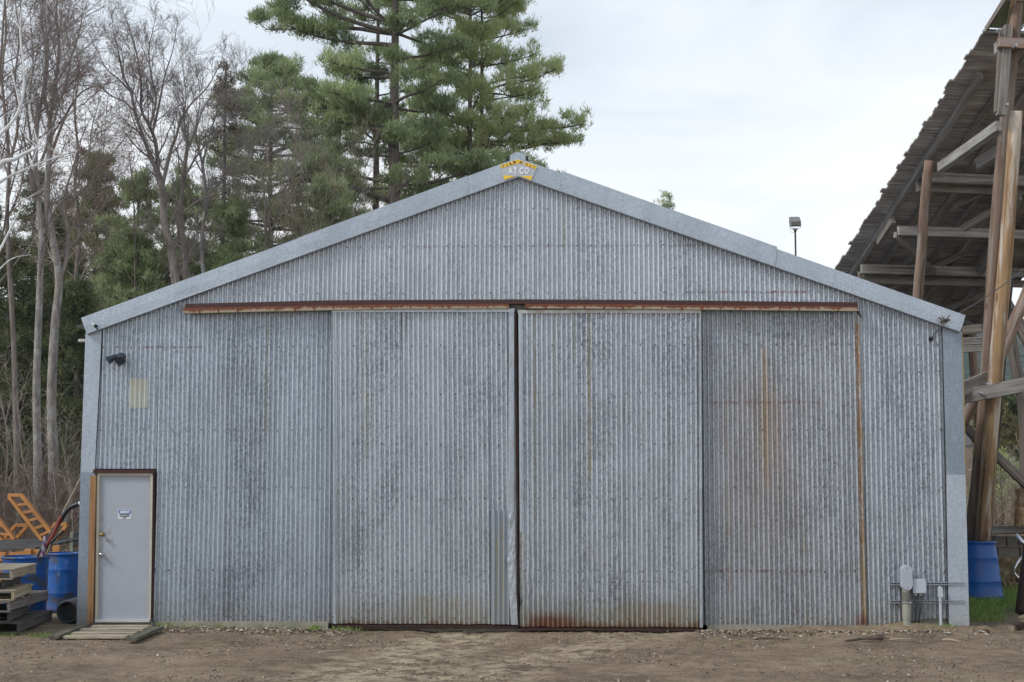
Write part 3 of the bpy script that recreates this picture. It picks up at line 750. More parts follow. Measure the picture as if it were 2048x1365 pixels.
def f_yard(r):
    while 1:
        x=r.uniform(-6.5,7); y=r.uniform(-6,-.1)
        if noise.noise(Vector((x*.8,y*.9,5)))+.35*noise.noise(Vector((x*4,y*4,5)))>r.uniform(-.25,.45): return x,y
chips('leaf_litter',4200,f_wall,.034,'dry leaves and wood chips scattered along the foot of the shed wall',leafM,seed=3)
chips('wood_chips',5500,f_yard,.017,'small pale chips and crumbs scattered over the dirt yard',leafM,seed=5,flat=.6)
# pebbles
stM=G('pebble_stone'); stM=stM.fin(stM.ramp(stM.attr('tint'),[(0,(.09,.065,.048)),(.8,(.22,.165,.12)),(1,(.36,.31,.26))]),.85)
r=np.random.RandomState(9); V=[];T=[];Fc=[]
base=np.array([(1,0,0),(-1,0,0),(0,1,0),(0,-1,0),(0,0,1),(0,0,-1)],float)
of=[(0,2,4),(2,1,4),(1,3,4),(3,0,4),(2,0,5),(1,2,5),(3,1,5),(0,3,5)]
for k in range(5000):
    x,y=f_yard(r); s=.004+.012*r.rand()**3; b=len(V); sc=np.array([1+.5*r.rand(),1+.5*r.rand(),.5+.4*r.rand()])*s; a=r.rand()*6.28
    ca,sa=math.cos(a),math.sin(a); c=np.array([x,y,hgt(x,y)+s*.3+.004])
    for q in base*sc*(1+.25*r.randn(6,1)*.5): V.append(c+np.array([q[0]*ca-q[1]*sa,q[0]*sa+q[1]*ca,q[2]]))
    Fc+=[tuple(b+i for i in f) for f in of]; T+=[r.rand()]*6
o=from_np('gravel',np.array(V),np.array(Fc),stM,attr=T); tag(o,'small stones and clods scattered over the dirt yard','gravel',kind='stuff')

# grass blades
def gmat(name,lo,hi):
    g=G(name); c=g.ramp(g.attr('tint'),[(0,lo),(1,hi)]); g.bsdf.inputs['Subsurface Weight'].default_value=0; return g.fin(c,.7)
grassM=gmat('green_grass',(.13,.20,.035),(.28,.40,.09)); strawM=gmat('dead_straw',(.20,.14,.075),(.42,.33,.20))
def blades(name,n,fn,h,label,mat,w=.004,seed=1,cat='grass',lean=.5):
    r=np.random.RandomState(seed); V=np.zeros((n,4,3)); T=np.zeros((n,4))
    for k in range(n):
        x,y=fn(r); hh=h*(.4+.9*r.rand()); a=r.rand()*6.28; l=lean*hh*r.rand(); b=r.rand()*6.28
        z=hgt(x,y)-.005; dx,dy=math.cos(a)*w/2,math.sin(a)*w/2; lx,ly=math.cos(b)*l,math.sin(b)*l
        V[k]=[(x-dx,y-dy,z),(x+dx,y+dy,z),(x+lx*.4+dx*.7,y+ly*.4+dy*.7,z+hh*.65),(x+lx,y+ly,z+hh)]; T[k]=r.rand()
    o=from_np(name,V.reshape(-1,3),np.arange(n*4).reshape(n,4),mat,attr=T.ravel()); return tag(o,label,cat,kind='stuff')
def cl(cs):
    def fn(r):
        c=cs[r.randint(len(cs))]; return c[0]+r.randn()*c[2],c[1]+r.randn()*c[3]
    return fn
def gp(px_,py_):
    d=ray(px_,py_); t=-CAM.z/d.z; p=CAM+d*t; return p.x,p.y
cls=[(gx(430,0),-.12,.25,.05),(gx(636,0),-.2,.05,.06),(gx(640,0),-.15,.03,.04),(gx(570,0),-.12,.3,.05),(gx(330,0),-.12,.12,.04),(gx(700,0),-.25,.12,.04)]
blades('wall_grass',900,cl(cls),.07,'thin green grass sprouting along the left foot of the shed wall',grassM,seed=2)
cls=[(*gp(85,1272),.12,.07),(*gp(150,1272),.07,.05),(*gp(15,1270),.12,.07)]
blades('door_step_grass',700,cl(cls),.05,'green grass tufts between the pallets and the door step',grassM,seed=4)
cls=[(*gp(1665,1312),.30,.12),(*gp(1600,1278),.3,.06),(*gp(1490,1275),.3,.06),(*gp(410,1287),.15,.08),(*gp(1790,1316),.25,.1)]
blades('yard_grass',600,cl(cls),.022,'sparse green shoots in the dirt on the right of the yard',grassM,seed=6)
cls=[(gx(1800,0),-.15,.3,.07),(gx(1880,0),-.12,.1,.05),(gx(1850,0),-.12,.12,.05)]
blades('conduit_grass',450,cl(cls),.075,'short grass around the feet of the grey conduits',grassM,seed=8)
def f_lawn(r):
    while 1:
        x=r.uniform(6.2,9.5); y=r.uniform(.6,6.2)
        e=.9*noise.noise(Vector((x*1.1,y*1.1,3)))
        if y+e>2.4 or (x<7.1 and y+e>1.0): return x,y
blades('lawn',20000,f_lawn,.075,'green grass growing round the blue barrel beside the timber ramp',grassM,w=.006,seed=10)
def f_straw(r): return r.uniform(6.8,12),r.uniform(6.0,15)
blades('dead_grass',9000,f_straw,.28,'dead straw-coloured grass on the bank behind the blue barrel',strawM,w=.010,seed=12,lean=1.2)
def f_strawl(r): return r.uniform(-13,-6.5),r.uniform(4,14)
blades('bank_grass',9000,f_strawl,.12,'yellowish grass on the bank behind the orange racks',strawM,w=.010,seed=13,lean=1.2)
# single sticks one can pick out
barkM=plain('stick_bark',(.10,.075,.058),.9,0,.4,20); bareM=plain('stripped_stick',(.42,.34,.25),.8,0,.2,20)
def stick(a,b,r_,M,label,fork=False):
    ax,ay=gp(*a); bx,by=gp(*b); mb=MB(); n=7; pts=[]
    for i in range(n+1):
        t=i/n; x=ax+(bx-ax)*t; y=ay+(by-ay)*t; pts.append((x,y+.02*math.sin(t*5+a[0]),hgt(x,y)+r_+.012+.008*math.sin(t*4)))
    mb.tube(pts,[r_*(1-.5*i/n) for i in range(n+1)],7)
    if fork:
        p=Vector(pts[4]); mb.tube([p,p+Vector((.12,-.06,.01)),p+Vector((.3,-.04,.02))],[r_*.7,r_*.5,r_*.3],6)
        p=Vector(pts[2]); mb.tube([p,p+Vector((.1,.08,.02)),p+Vector((.22,.1,.03))],[r_*.6,r_*.4,r_*.2],6)
    tag(mb.build('stick',M,None,smooth=True,origin=pts[0]),label,'stick','sticks lying on the dirt yard')
stick((1765,1279),(1690,1283),.028,barkM,'dark forked stick lying in front of the right wall',True)
stick((1515,1275),(1580,1277),.016,barkM,'brown stick just right of the sliding doors, close to the wall')
stick((1780,1280),(1828,1279),.009,bareM,'thin pale stick to the right of the dark forked stick')
stick((1885,1281),(1922,1284),.010,bareM,'pale stripped stick near the right corner of the shed')
stick((637,1301),(690,1294),.011,bareM,'long pale splinter lying on the left half of the yard')
stick((1508,1275),(1530,1274),.013,bareM,'short white stick just right of the sliding doors')
# ================================================================== FIXTURES ON THE SHED
greyP=plain('grey_plastic_housing',(.40,.43,.47),.4,0,.05,6); tanP=plain('weathered_pvc_conduit',(.30,.29,.24),.6,0,.12,8)
greyP2=plain('pale_grey_conduit',(.47,.50,.54),.45,0,.08,8); blkP=plain('black_cable',(.02,.02,.022),.45)
galS=plain('galvanized_strut',(.36,.38,.42),.4,.5,.15,20); dkh=plain('slot_shadow',(.02,.02,.022),.9)
screwM=plain('screw_head',(.08,.085,.09),.4,.6)
def strut(pa,pb,label):
    a=at(pa[0],pa[1],-.06); b=at(pb[0],pb[1],-.06); z=(a.z+b.z)/2; h=.041
    mb=MB(); mb.box((a.x,-.030,z-h/2),(b.x,-.026,z+h/2),0)
    for dz in (-h/2,h/2-.003): mb.box((a.x,-.070,z+dz),(b.x,-.030,z+dz+.003),0)
    for dz in (-h/2,h/2-.0095): mb.box((a.x,-.072,z+dz),(b.x,-.0690,z+dz+.0095),0)
    x=a.x+.03
    while x<b.x-.04: mb.box((x,-.0315,z-.007),(x+.028,-.0302,z+.007),1); x+=.05
    tag(mb.build('strut_channel',[galS,dkh],None,origin=(a.x,-.03,z)),label,'channel','strut channels on the right wall')
strut((1778,1167),(1929,1168),'upper slotted steel channel holding the grey electrical boxes')
strut((1779,1203),(1930,1204.5),'lower slotted steel channel clamping the grey conduits')
def stad(x0,x1,z0,z1,n=10):
    r=(x1-x0)/2; c=(x0+x1)/2; pts=[(c+r*math.cos(math.pi*i/n),z1-r+r*math.sin(math.pi*i/n)) for i in range(n+1)]
    return pts+[(c-r*math.cos(math.pi*i/n),z0+r-r*math.sin(math.pi*i/n)) for i in range(n+1)]
def conduit(cx,w,ztop,zbot,bw,rp,M1,M2,label,bands):
    Yc=-.072-rp; root=empty('conduit_riser',(cx,Yc,0),0,label,'conduit')
    mb=MB(); S=stad(cx-bw/2,cx+bw/2,zbot,ztop)
    mb.prism([(x,-.075-rp*1.9,z) for x,z in S],(0,rp*1.9,0),0); mb.build('access_body',M1,root,bevel=.006)
    mb=MB(); S=stad(cx-bw*.40,cx+bw*.52,zbot+.01,ztop-.004); mb.prism([(x,-.088-rp*1.9,z) for x,z in S],(0,.014,0),0)
    for zz in (zbot+.05*bw/.17,ztop-.055*bw/.17): mb.tube([(cx+bw*.05,-.091-rp*1.9,zz),(cx+bw*.05,-.086-rp*1.9,zz)],bw*.045,8,mi=1)
    mb.build('cover_plate',[M1,screwM],root,bevel=0)
    mb=MB(); mb.tube([(cx,Yc,-.05),(cx,Yc,zbot+.03)],rp*.93,18,mi=0)
    for z0,z1 in bands: mb.tube([(cx,Yc,z0),(cx,Yc,z1)],rp*1.06,18,mi=0)
    mb.build('pipe',M2,root,smooth=False)
    mb=MB(); zz=at(1800,1204,-.06).z; mb.tube([(cx,Yc,zz-.008),(cx,Yc,zz+.008)],rp*1.13,18,mi=0); mb.box((cx+rp*.5,Yc-rp*1.3,zz-.014),(cx+rp*.9,Yc-rp*.8,zz+.014)); mb.build('pipe_clamp',galS,root)
zt=lambda p: at(1800,p,-.1).z
conduit(at(1812,1180,-.12).x,0,zt(1130),zt(1181),.145,.056,greyP,tanP,'fat tan conduit riser with a large grey rounded access body',[(zt(1238),zt(1184)),(zt(1262),zt(1248)),(zt(1208),zt(1184))])
conduit(at(1880,1180,-.09).x,0,zt(1173),zt(1197),.056,.021,greyP2,greyP2,'thin pale grey conduit riser near the shed corner',[(zt(1262),zt(1252)),(zt(1201),zt(1195))])
a=at(1825.5,1158,-.16); b=at(1853,1187,-.16)
root=empty('junction_box',((a.x+b.x)/2,-.16,b.z),0,'square pale grey junction box with two black cables below','junction box')
mb=MB(); mb.box((a.x+.004,-.150,b.z+.004),(b.x-.004,-.075,a.z-.004)); mb.build('box_body',greyP,root,bevel=.006)
mb=MB(); mb.box((a.x,-.162,b.z),(b.x,-.1505,a.z)); mb.build('cover_plate',plain('box_cover',(.46,.50,.55),.4,0,.04),root,bevel=.004)
for i,u in enumerate((.24,.62)):
    x=a.x+(b.x-a.x)*u; mb=MB(); mb.tube([(x,-.115,b.z),(x,-.115,b.z-.035)],.022,12); mb.build('cable_gland',plain('gland_grey',(.42,.41,.38),.5),root)
    mb=MB(); e=x-(.02 if i==0 else .04); mb.tube([(x,-.115,b.z-.02),(x,-.118,b.z-.2),(e+.01,-.115,b.z-.36),(e,-.1,-.02)],.0125,10); mb.build('cable',blkP,root,smooth=True)
for sx in (.08,.92):
    for sz in (.08,.92):
        pass
for sx in (.09,.91):
    for sz in (.09,.91):
        mb=MB(); x=a.x+(b.x-a.x)*sx; z=b.z+(a.z-b.z)*sz; mb.tube([(x,-.165,z),(x,-.1605,z)],.005,8); mb.build('screw',screwM,root)

# twin floodlight, fascia lamp
root=empty('wall_floodlight',tuple(at(238,718,-.05)),0,'black twin-head floodlight on the wall above the plastic patch','floodlight')
blkL=plain('dark_blue_black_plastic',(.035,.042,.06),.5,0,.2)
c=at(241,713,-.05); mb=MB(); mb.tube([c+Vector((0,.03,0)),c+Vector((0,-.04,0))],[.055,.045],16); mb.build('back_plate',blkL,root)
def cone(nm,p,d,l,r0,r1):
    mb=MB(); d=Vector(d).normalized(); p=Vector(p); mb.tube([p-d*.02,p,p+d*l*.5,p+d*l,p+d*(l-.012)],[.015,r0,r0*1.35,r1,r1*.86],16); return mb.build(nm,blkL,root,smooth=False)
cone('lamp_head',c+Vector((-.04,-.06,0)),(-.80,-.45,-.55),.135,.032,.062)
cone('lamp_head',c+Vector((.015,-.06,.0)),(.22,-.75,-.55),.135,.036,.066)
mb=MB(); mb.tube([c+Vector((0,-.04,-.02)),c+Vector((.0,-.07,-.08)),c+Vector((.02,-.075,-.14))],[.022,.030,.024],12); mb.build('motion_sensor',blkL,root)
c=at(192,652,-.15); root=empty('fascia_lamp',tuple(c),0,'small white lamp fixed on the left end of the fascia','lamp')
mb=MB(); mb.tube([c+Vector((-.045,-.02,.03)),c+Vector((.0,-.06,0))],[.016,.020],12); mb.build('lamp_body',plain('dirty_white_plastic',(.50,.50,.50),.5),root)
mb=MB(); mb.tube([c+Vector((0,-.06,0)),c+Vector((.03,-.085,-.018))],[.021,.026],12); mb.build('lens_ring',blkP,root); mb=MB(); mb.tube([c+Vector((.015,.02,-.05)),c+Vector((.015,-.045,-.012))],.010,8); mb.build('bracket',blkL,root)

# pole-mounted floodlight standing behind the shed
Yp=14.5; pb=at(1592,560,Yp); root=empty('floodlight_pole',(pb.x,Yp,hgt(pb.x,Yp)),0,'thin black pole behind the roof with one boxy floodlight on top','floodlight pole')
pt=at(1590.5,460,Yp); mb=MB(); mb.tube([(pb.x,Yp,hgt(pb.x,Yp)-.2),(pt.x,Yp,pt.z)],.022,10); mb.tube([(pt.x,Yp,pt.z-.05),(pt.x,Yp,pt.z+.02)],.034,10); mb.build('pole',blkP,root)
mb=MB(); mb.box((pt.x-.06,Yp-.04,pt.z+.0),(pt.x+.06,Yp+.04,pt.z+.035)); 
mb.tube([(pt.x-.04,Yp,pt.z+.03),(pt.x-.13,Yp,pt.z+.05),(pt.x-.135,Yp,pt.z+.17)],.007,6); mb.tube([(pt.x+.04,Yp,pt.z+.03),(pt.x+.13,Yp,pt.z+.05),(pt.x+.135,Yp,pt.z+.17)],.007,6)
mb.tube([(pt.x-.02,Yp-.05,pt.z-.09),(pt.x-.13,Yp-.06,pt.z-.06),(pt.x-.13,Yp-.08,pt.z+.0),(pt.x-.06,Yp-.1,pt.z+.08)],.005,6); mb.build('yoke',galS,root)
mb=MB(); mb.prism([(pt.x-.125,Yp-.13,pt.z+.08),(pt.x-.125,Yp-.13,pt.z+.19),(pt.x-.125,Yp+.10,pt.z+.34),(pt.x-.125,Yp+.16,pt.z+.20),(pt.x-.125,Yp+.02,pt.z+.08)],(.25,0,0))
mb.build('lamp_housing',plain('weathered_grey_housing',(.20,.19,.19),.6,.2,.2,8),root,bevel=.008)
mb=MB(); mb.box((pt.x-.10,Yp-.134,pt.z+.09),(pt.x+.10,Yp-.131,pt.z+.18)); mb.build('ballast_cover',plain('brown_grey_cover',(.12,.105,.095),.6,0,.4,20),root)

# guy cable
root=empty('guy_cable',tuple(at(1862,678,-.02)),0,'thin steel guy cable running from a wall anchor up to the right','cable')
c=at(1862,678,-.02); h=at(1886,645,-.19); e=at(2110,482,3.6)
steel=plain('dull_steel_cable',(.10,.10,.11),.5,.5,.2,30)
mb=MB(); pts=[c+Vector((0,-.03,0)),h]; mb.tube(pts,.007,8); n=12
mb.tube([h+(e-h)*(i/n)+Vector((0,0,-.10*math.sin(math.pi*i/n))) for i in range(n+1)],.0075,8); mb.build('wire',steel,root,smooth=True)
mb=MB(); mb.tube([c+Vector((0,.02,0)),c+Vector((0,-.02,0)),c+Vector((0,-.045,0))],[.030,.030,.016],12); mb.build('anchor',plain('black_anchor',(.015,.015,.015),.6),root)
mb=MB()
for dx,dz,ex,ez in ((-.06,.07,.0,.0),(-.02,.08,.02,.02),(.09,.09,-.01,-.01),(-.03,-.02,.06,.0),(.0,-.09,.01,.03),(.05,.03,-.06,.05)):
    mb.tube([h+Vector((dx,-.02,dz)),h+Vector(((dx+ex)/2,-.035,(dz+ez)/2)),h+Vector((ex,-.01,ez))],.0075,6)
mb.tube([h+Vector((-.03,0,0)),h+Vector((.09,-.01,.035))],.016,8); mb.build('cable_clamp',plain('rusty_hook',(.10,.075,.06),.7,.3,.4,30),root)

# door step of loose boards
root=empty('door_step',(*gp(220,1262),0),0,'low wooden step of weathered boards in front of the entrance door','step')
palew=wood('pale_weathered_board',(.60,.53,.40),(.30,.23,.15),1.3); mossw=wood('mossy_grey_board',(.17,.155,.11),(.07,.065,.045),1.3)
def gq(px_,py_,z=.022):
    d=ray(px_,py_); t=(z-CAM.z)/d.z; p=CAM+d*t; return Vector((p.x,p.y,z))
for i,(a,b,w) in enumerate((((185,1253.5),(298,1253.5),.15),((162,1260),(288,1259.5),.18),((146,1267.5),(272,1267.5),.18),((130,1274),(254,1274),.15))):
    beam(gq(*a),gq(*b),w,.03,'step_board',palew,root,seed=i,bev=.003)
beam(gq(106,1275,.035),gq(172,1250.5,.035),.13,.04,'side_board',mossw,root,seed=8,bev=.003); beam(gq(262,1279,.035),gq(318,1256,.035),.14,.04,'side_board',mossw,root,seed=9,bev=.003)
# black drain spout at the door foot
mb=MB(); p=at(300,1244,-.12); mb.tube([p+Vector((0,.06,.02)),p+Vector((.03,-.02,-.01)),p+Vector((.09,-.12,-.05))],[.022,.020,.018],10)
tag(mb.build('hose_end',blkP,None,smooth=True,origin=p),'short black hose end poking out beside the door threshold','hose')

# ================================================================== LEFT CLUTTER
def barrelmat(name,dirt,scuff):
    g=G(name); P=g.pos(); x,y,z=g.xyz(P)[:3]
    n=g.noise(P,3.2,4,.65,.6); n2=g.noise(g.scale(P,(1,1,.5)),6,4,.7); 
    c=g.ramp(g.noise(P,2,3,.5),[(.3,(.002,.052,.235)),(.7,(.005,.100,.37))])
    c=g.mix(g.mul(g.sstep(n,.53,.60),dirt),c,(.055,.06,.075))
    c=g.mix(g.mul(g.sstep(n2,.62,.70),scuff),c,(.25,.30,.42)); c=g.mix(g.mul(g.sstep(g.noise(g.scale(P,(9,9,.8)),1,4,.7),.52,.7),.35),c,(.05,.09,.16)); c=g.mix(g.mul(g.sstep(g.add(z,g.mul(n,.3)),.38,.15),.35*(1 if dirt else .3)),c,(.14,.11,.08))
    g.bump(g.noise(P,10,2),.1,.01)
    return g.fin(c,.38,0)
blueA=barrelmat('scuffed_blue_plastic',.85,.5); blueB=barrelmat('clean_blue_plastic',.0,.15)
def barrel(px_,Y,ztop,r0,r1,label,mat,open_=True,rim=True,z0=None):
    x=gx(px_,Y,1160); z0=hgt(x,Y) if z0 is None else z0; H=ztop-z0
    root=empty('blue_barrel',(x,Y,z0),0,label,'barrel','blue plastic barrels beside the shed')
    prof=[(r0*.93,0),(r0,.025),(r0*1.0,.06)]
    for k in range(1,10):
        t=k/10; r=r0+(r1-r0)*t; prof.append((r,H*t))
        if k in (3,7): prof+= [(r+.003,H*t+.012),(r+.003,H*t+.03),(r,H*t+.042)]
    prof+= [(r1,H-.06),(r1+.004,H-.04),(r1+.010,H-.012),(r1+.006,H)]
    if open_: prof+= [(r1-.008,H),(r1-.012,H-.05),(r1-.012,H*.3),(0,H*.28)]
    else: prof+= [(r1-.03,H+.0),(r1-.04,H-.02),(0,H-.02)]
    mb=MB(); mb.lathe(prof,(x,Y,z0),48); mb.build('barrel_body',mat,root,smooth=True)
    mb=MB(); mb.lathe([(r1+.007,H-.030),(r1+.017,H-.024),(r1+.018,H-.006),(r1+.010,H+.006),(r1-.004,H+.004)],(x,Y,z0),48); mb.build('rim',mat,root,smooth=True)
    return root
zb=lambda py,Y: at(0,py,Y).z
barrel(50,.55,at(50,1113,.55).z,.30,.322,'open blue barrel holding hoses, behind the pallets',blueA)
barrel(131,1.9,at(131,1106,1.9).z,.315,.27,'tapered blue barrel standing against the left corner of the shed',blueA,open_=True)
barrel(1957,4.7,at(1957,1083,4.7).z,.40,.29,'clean blue barrel on grass beside the right corner of the shed',blueB,open_=False,z0=hgt(7,4.7)-.02)
# hoses and sticks standing in the barrel
redM=plain('dark_red_hose',(.25,.03,.02),.5,0,.3,20); 
Yh=.75
def P3(pts,Y0,Y1=None):
    n=len(pts); return [at(a,b,Y0+((Y1 if Y1 is not None else Y0)-Y0)*i/(n-1)) for i,(a,b) in enumerate(pts)]
def smooth_path(p,k=5):
    out=[]; n=len(p)
    for i in range(n-1):
        a=p[max(i-1,0)];b=p[i];c=p[i+1];d=p[min(i+2,n-1)]
        for j in range(k):
            t=j/k; out.append(.5*((2*b)+(c-a)*t+(2*a-5*b+4*c-d)*t*t+(3*b-c*3+d-a)*t**3))
    out.append(p[-1]); return out
def hose(pts,r,M,label,Y0,Y1,name='hose',tipM=None):
    q=smooth_path(P3(pts,Y0,Y1)); mb=MB(); mb.tube(q,r,10)
    if tipM: mb.tube([q[-1],q[-1]+(q[-1]-q[-2]).normalized()*.03],r*.9,10,mi=1)
    tag(mb.build(name,[M]+([tipM] if tipM else []),None,smooth=True,origin=q[0]),label,'hose' if name=='hose' else 'pole','hoses standing in the blue barrel' if name=='hose' else None)
hose([(72,1160),(78,1112),(100,1075),(124,1036),(140,1016),(158,1008)],.034,plain('black_drain_hose',(.018,.018,.02),.45),'thick black hose arching out of the barrel to the shed corner',Yh,Yh-.1,tipM=white)
hose([(74,1160),(82,1112),(106,1070),(122,1033)],.022,redM,'dark red hose leaning beside the black hose in the barrel',Yh-.12,Yh-.15)
hose([(74,1160),(84,1112),(98,1080),(106,1066)],.030,plain('black_hose_short',(.015,.015,.017),.5),'short black hose, lowest of those in the barrel',Yh+.1,Yh+.1)
hose([(70,1160),(82,1112),(106,1082),(127,1062)],.020,plain('black_hose_thin',(.02,.02,.02),.5),'thin black hose leaning out to the right in the barrel',Yh+.05,Yh+.1)
hose([(78,1150),(122,1035),(143,992),(176,930)],.012,plain('tan_pole',(.33,.26,.18),.8,0,.2,20),'thin tan pole leaning from the barrel against the shed',Yh,1.2,name='pole')
g=G('purple_striped_wrap'); v=g.obj(); x,y,z=g.xyz(v)[:3]; sw_=g.m('SINE',g.add(g.mul(z,42),g.mul(x,60))); pm=g.fin(g.mix(g.sstep(sw_,-.2,.2),(.13,.05,.12),(.30,.28,.30)),.5)
hose([(82,1160),(85,1115),(91.5,1073)],.028,pm,'purple and grey striped tube standing in the barrel',Yh-.25,Yh-.25)
# corrugated drain pipe lying beside the corner
x=gx(146,.35,1232); prof=[]; mb=MB(); pts=[];rad=[]
for i in range(60): pts.append((x-.02*i/60,.10+.9*i/60,.165)); rad.append(.150 if i%4<2 else .163)
mb.tube(pts,rad,28,caps=False); mb.tube(pts[::-1],.138,28,caps=False); mb.v and None
vs=[];fs=[]
for k in range(28):
    a=2*math.pi*k/28; vs+= [(x+.150*math.cos(a),.10,.165+.150*math.sin(a)),(x+.138*math.cos(a),.10,.165+.138*math.sin(a))]
mb.add(vs,[(2*k,2*((k+1)%28),2*((k+1)%28)+1,2*k+1) for k in range(28)])
tag(mb.build('drain_pipe',plain('dark_grey_drain_pipe',(.06,.065,.07),.55,0,.3,8),None,smooth=True,origin=(x,.3,0)),'dark corrugated drain pipe lying against the left corner of the shed','pipe')

# pallets
pw=[wood('pale_pallet_wood',(.42,.36,.27),(.17,.13,.095),1.2), wood('grey_pallet_wood',(.23,.205,.19),(.08,.068,.06),1.2), wood('dark_pallet_wood',(.13,.12,.115),(.045,.04,.038),1.2), wood('cream_pallet_wood',(.55,.47,.33),(.25,.19,.12),1.2)]
def pallet(xr,yn,zb,L,W,rz,ws,wd,label,nb=8):
    root=empty('wooden_pallet',(xr,yn,zb),rz,label,'pallet','pallets stacked in front of the barrels')
    OFF[root.name]=Vector((0,0,0)); h=.14
    for x in (-.02,-W/2,-W+.02): beam((x,0.005,h/2),(x,L-.005,h/2),.038,h-.04,'stringer',ws,root,seed=x*9,local=True,bev=.003,segs=3)
    bw=L/nb*.74
    for i in range(nb):
        y=bw/2+(L-bw)*i/(nb-1); e=rng.uniform(-.012,.012); beam((-W+e,y,h-.009),(e+.012,y,h-.009),bw,.018,'deck_board',wd,root,up=(0,0,1),seed=i,local=True,bev=.002,segs=3)
    for y in (.05,L/2,L-.05): beam((-W,y,.009),(.0,y,.009),.09,.018,'bottom_board',ws,root,seed=y*7,local=True,bev=.002,segs=3)
    return root
def prc(pxn,Yn,pxf,Yf):
    a=gx(pxn,Yn,1230); b=gx(pxf,Yf,1190); return a,math.atan2(-(b-a),Yf-Yn)
x,rz=prc(40,-1.30,106,.45); pallet(x,-1.30,.02,1.75,1.4,rz,pw[2],pw[2],'dark grey pallet at the bottom of the stack, sticking out to the right',6)
x,rz=prc(20,-1.35,60,-.15); pallet(x,-1.35,.165,1.2,1.1,rz,pw[2],pw[2],'dark pallet second from the bottom of the stack',7)
x,rz=prc(19,-1.50,97,.25); pallet(x,-1.50,.31,1.75,1.1,rz,pw[1],pw[1],'grey weathered pallet third from the bottom, longer than those above',8)
x,rz=prc(27,-1.45,62,-.45); pallet(x,-1.45,.455,1.05,1.0,rz,pw[3],pw[3],'cream-coloured pallet fourth from the bottom of the stack',5)
x,rz=prc(6,-1.40,40,-.45); pallet(x,-1.40,.60,1.0,1.0,rz,pw[2],pw[1],'pallet second from the top of the stack, set back in shadow',6)
x,rz=prc(22,-1.50,69,-.35); pallet(x,-1.50,.725,1.2,1.2,rz,pw[0],pw[0],'top pallet of the stack with pale deck boards',8)

# orange painted steel frames on the low platform
orM=plain('orange_paint',(.50,.215,.06),.6,0,.35,5)
def rack(rails,rungs,Y,label,grp='orange steel frames behind the barrels',th=.055,dep=.10):
    p0=at(*rails[0][0],Y); root=empty('orange_frame',tuple(p0),0,label,'metal frame',grp)
    for a,b in rails:
        A=at(*a,Y); B=at(*b,Y); mb=MB(); mb.obox(A,B,dep,th,(0,0,1) if abs((B-A).normalized().z)<.9 else (1,0,0)); mb.build('rail',orM,root,bevel=.004)
    for a,b in rungs:
        A=at(*a,Y); B=at(*b,Y); mb=MB(); mb.obox(A,B,dep*.7,th*.8,(0,0,1)); mb.build('rung',orM,root,bevel=.003)
    return root
Yr=4.2
rails=[((19,994),(86,1082)),((44,991),(106,1070)),((17,991),(46,991))]; rungs=[]
for t in (.18,.36,.54,.72,.88): rungs.append(((19+67*t,994+88*t+1),(44+62*t,991+79*t+3)))
rack(rails,rungs,Yr,'tall orange ladder-like frame leaning to the left behind the barrels')
rack([((-14,1024),(30,1080)),((-40,1030),(6,1082))],[((-4,1068),(20,1070)),((-20,1050),(5,1052))],Yr+.3,'orange ladder-like frame cut off by the left edge of the photo')
rack([((8,1080),(32,1051)),((32,1051),(56,1051)),((56,1052),(30,1081)),((8,1080),(30,1081))],[((14,1070),(22,1071))],Yr+.6,'small orange frame between the two leaning ladder-like frames')
rack([((98,1062),(112,1049)),((108,1048),(134,1049)),((134,1050),(112,1082)),((100,1062),(104,1080))],[((98,1062),(112,1066))],Yr+.1,'small orange frame to the right of the tallest frame')
root=empty('loading_platform',(gx(40,3.3),3.3,0),0,'low platform of dark boards with an orange edge beam','platform')
dkw=wood('charcoal_deck_board',(.13,.125,.12),(.04,.038,.036),1.0)
a=at(-60,1090,3.0); b=at(100,1089,3.0); zt_=a.z
for i in range(7):
    y=2.9+i*.26; xx0=gx(-60,3.0); xx1=gx(100,3.0)-.12+.03*i
    beam((xx0,y,.865+.012*i),(xx1,y,.90+.012*i),.24,.04,'deck_board',dkw,root,seed=i,bev=.004)
mb=MB(); mb.obox((gx(-60,2.75),2.75,.70),(gx(97,2.75),2.75,.865),.05,.09,(0,0,1)); mb.build('edge_beam',orM,root,bevel=.004)
for px_ in (12,62,118): 
    mb=MB(); xx=gx(px_,2.72); zz=.70+.165*(px_+60)/157; mb.box((xx-.05,2.66,zz-.07),(xx+.06,2.74,zz+.07)); mb.build('beam_block',orM,root,bevel=.004)
for px_,y in ((10,3.0),(90,3.0),(10,4.3),(90,4.3)): mb=MB(); xx=gx(px_,y); mb.box((xx-.05,y-.05,hgt(xx,y)-.1),(xx+.05,y+.05,.84)); mb.build('leg',orM,root)
root=empty('utility_box',(gx(151,9),9,hgt(gx(151,9),9)),0,'small dark box on a short pale post beyond the barrels','utility box')
c=at(151,1076,9); mb=MB(); mb.box((c.x-.02,8.9,c.z-.15),(c.x+.1,9.1,c.z+.12)); mb.build('box',plain('dark_box',(.03,.035,.04),.5),root,bevel=.01)
mb=MB(); mb.box((c.x-.10,8.95,root.location.z-.1),(c.x-.03,9.05,c.z+.12)); mb.build('post',plain('pale_green_post',(.22,.24,.17),.7),root,bevel=.005)
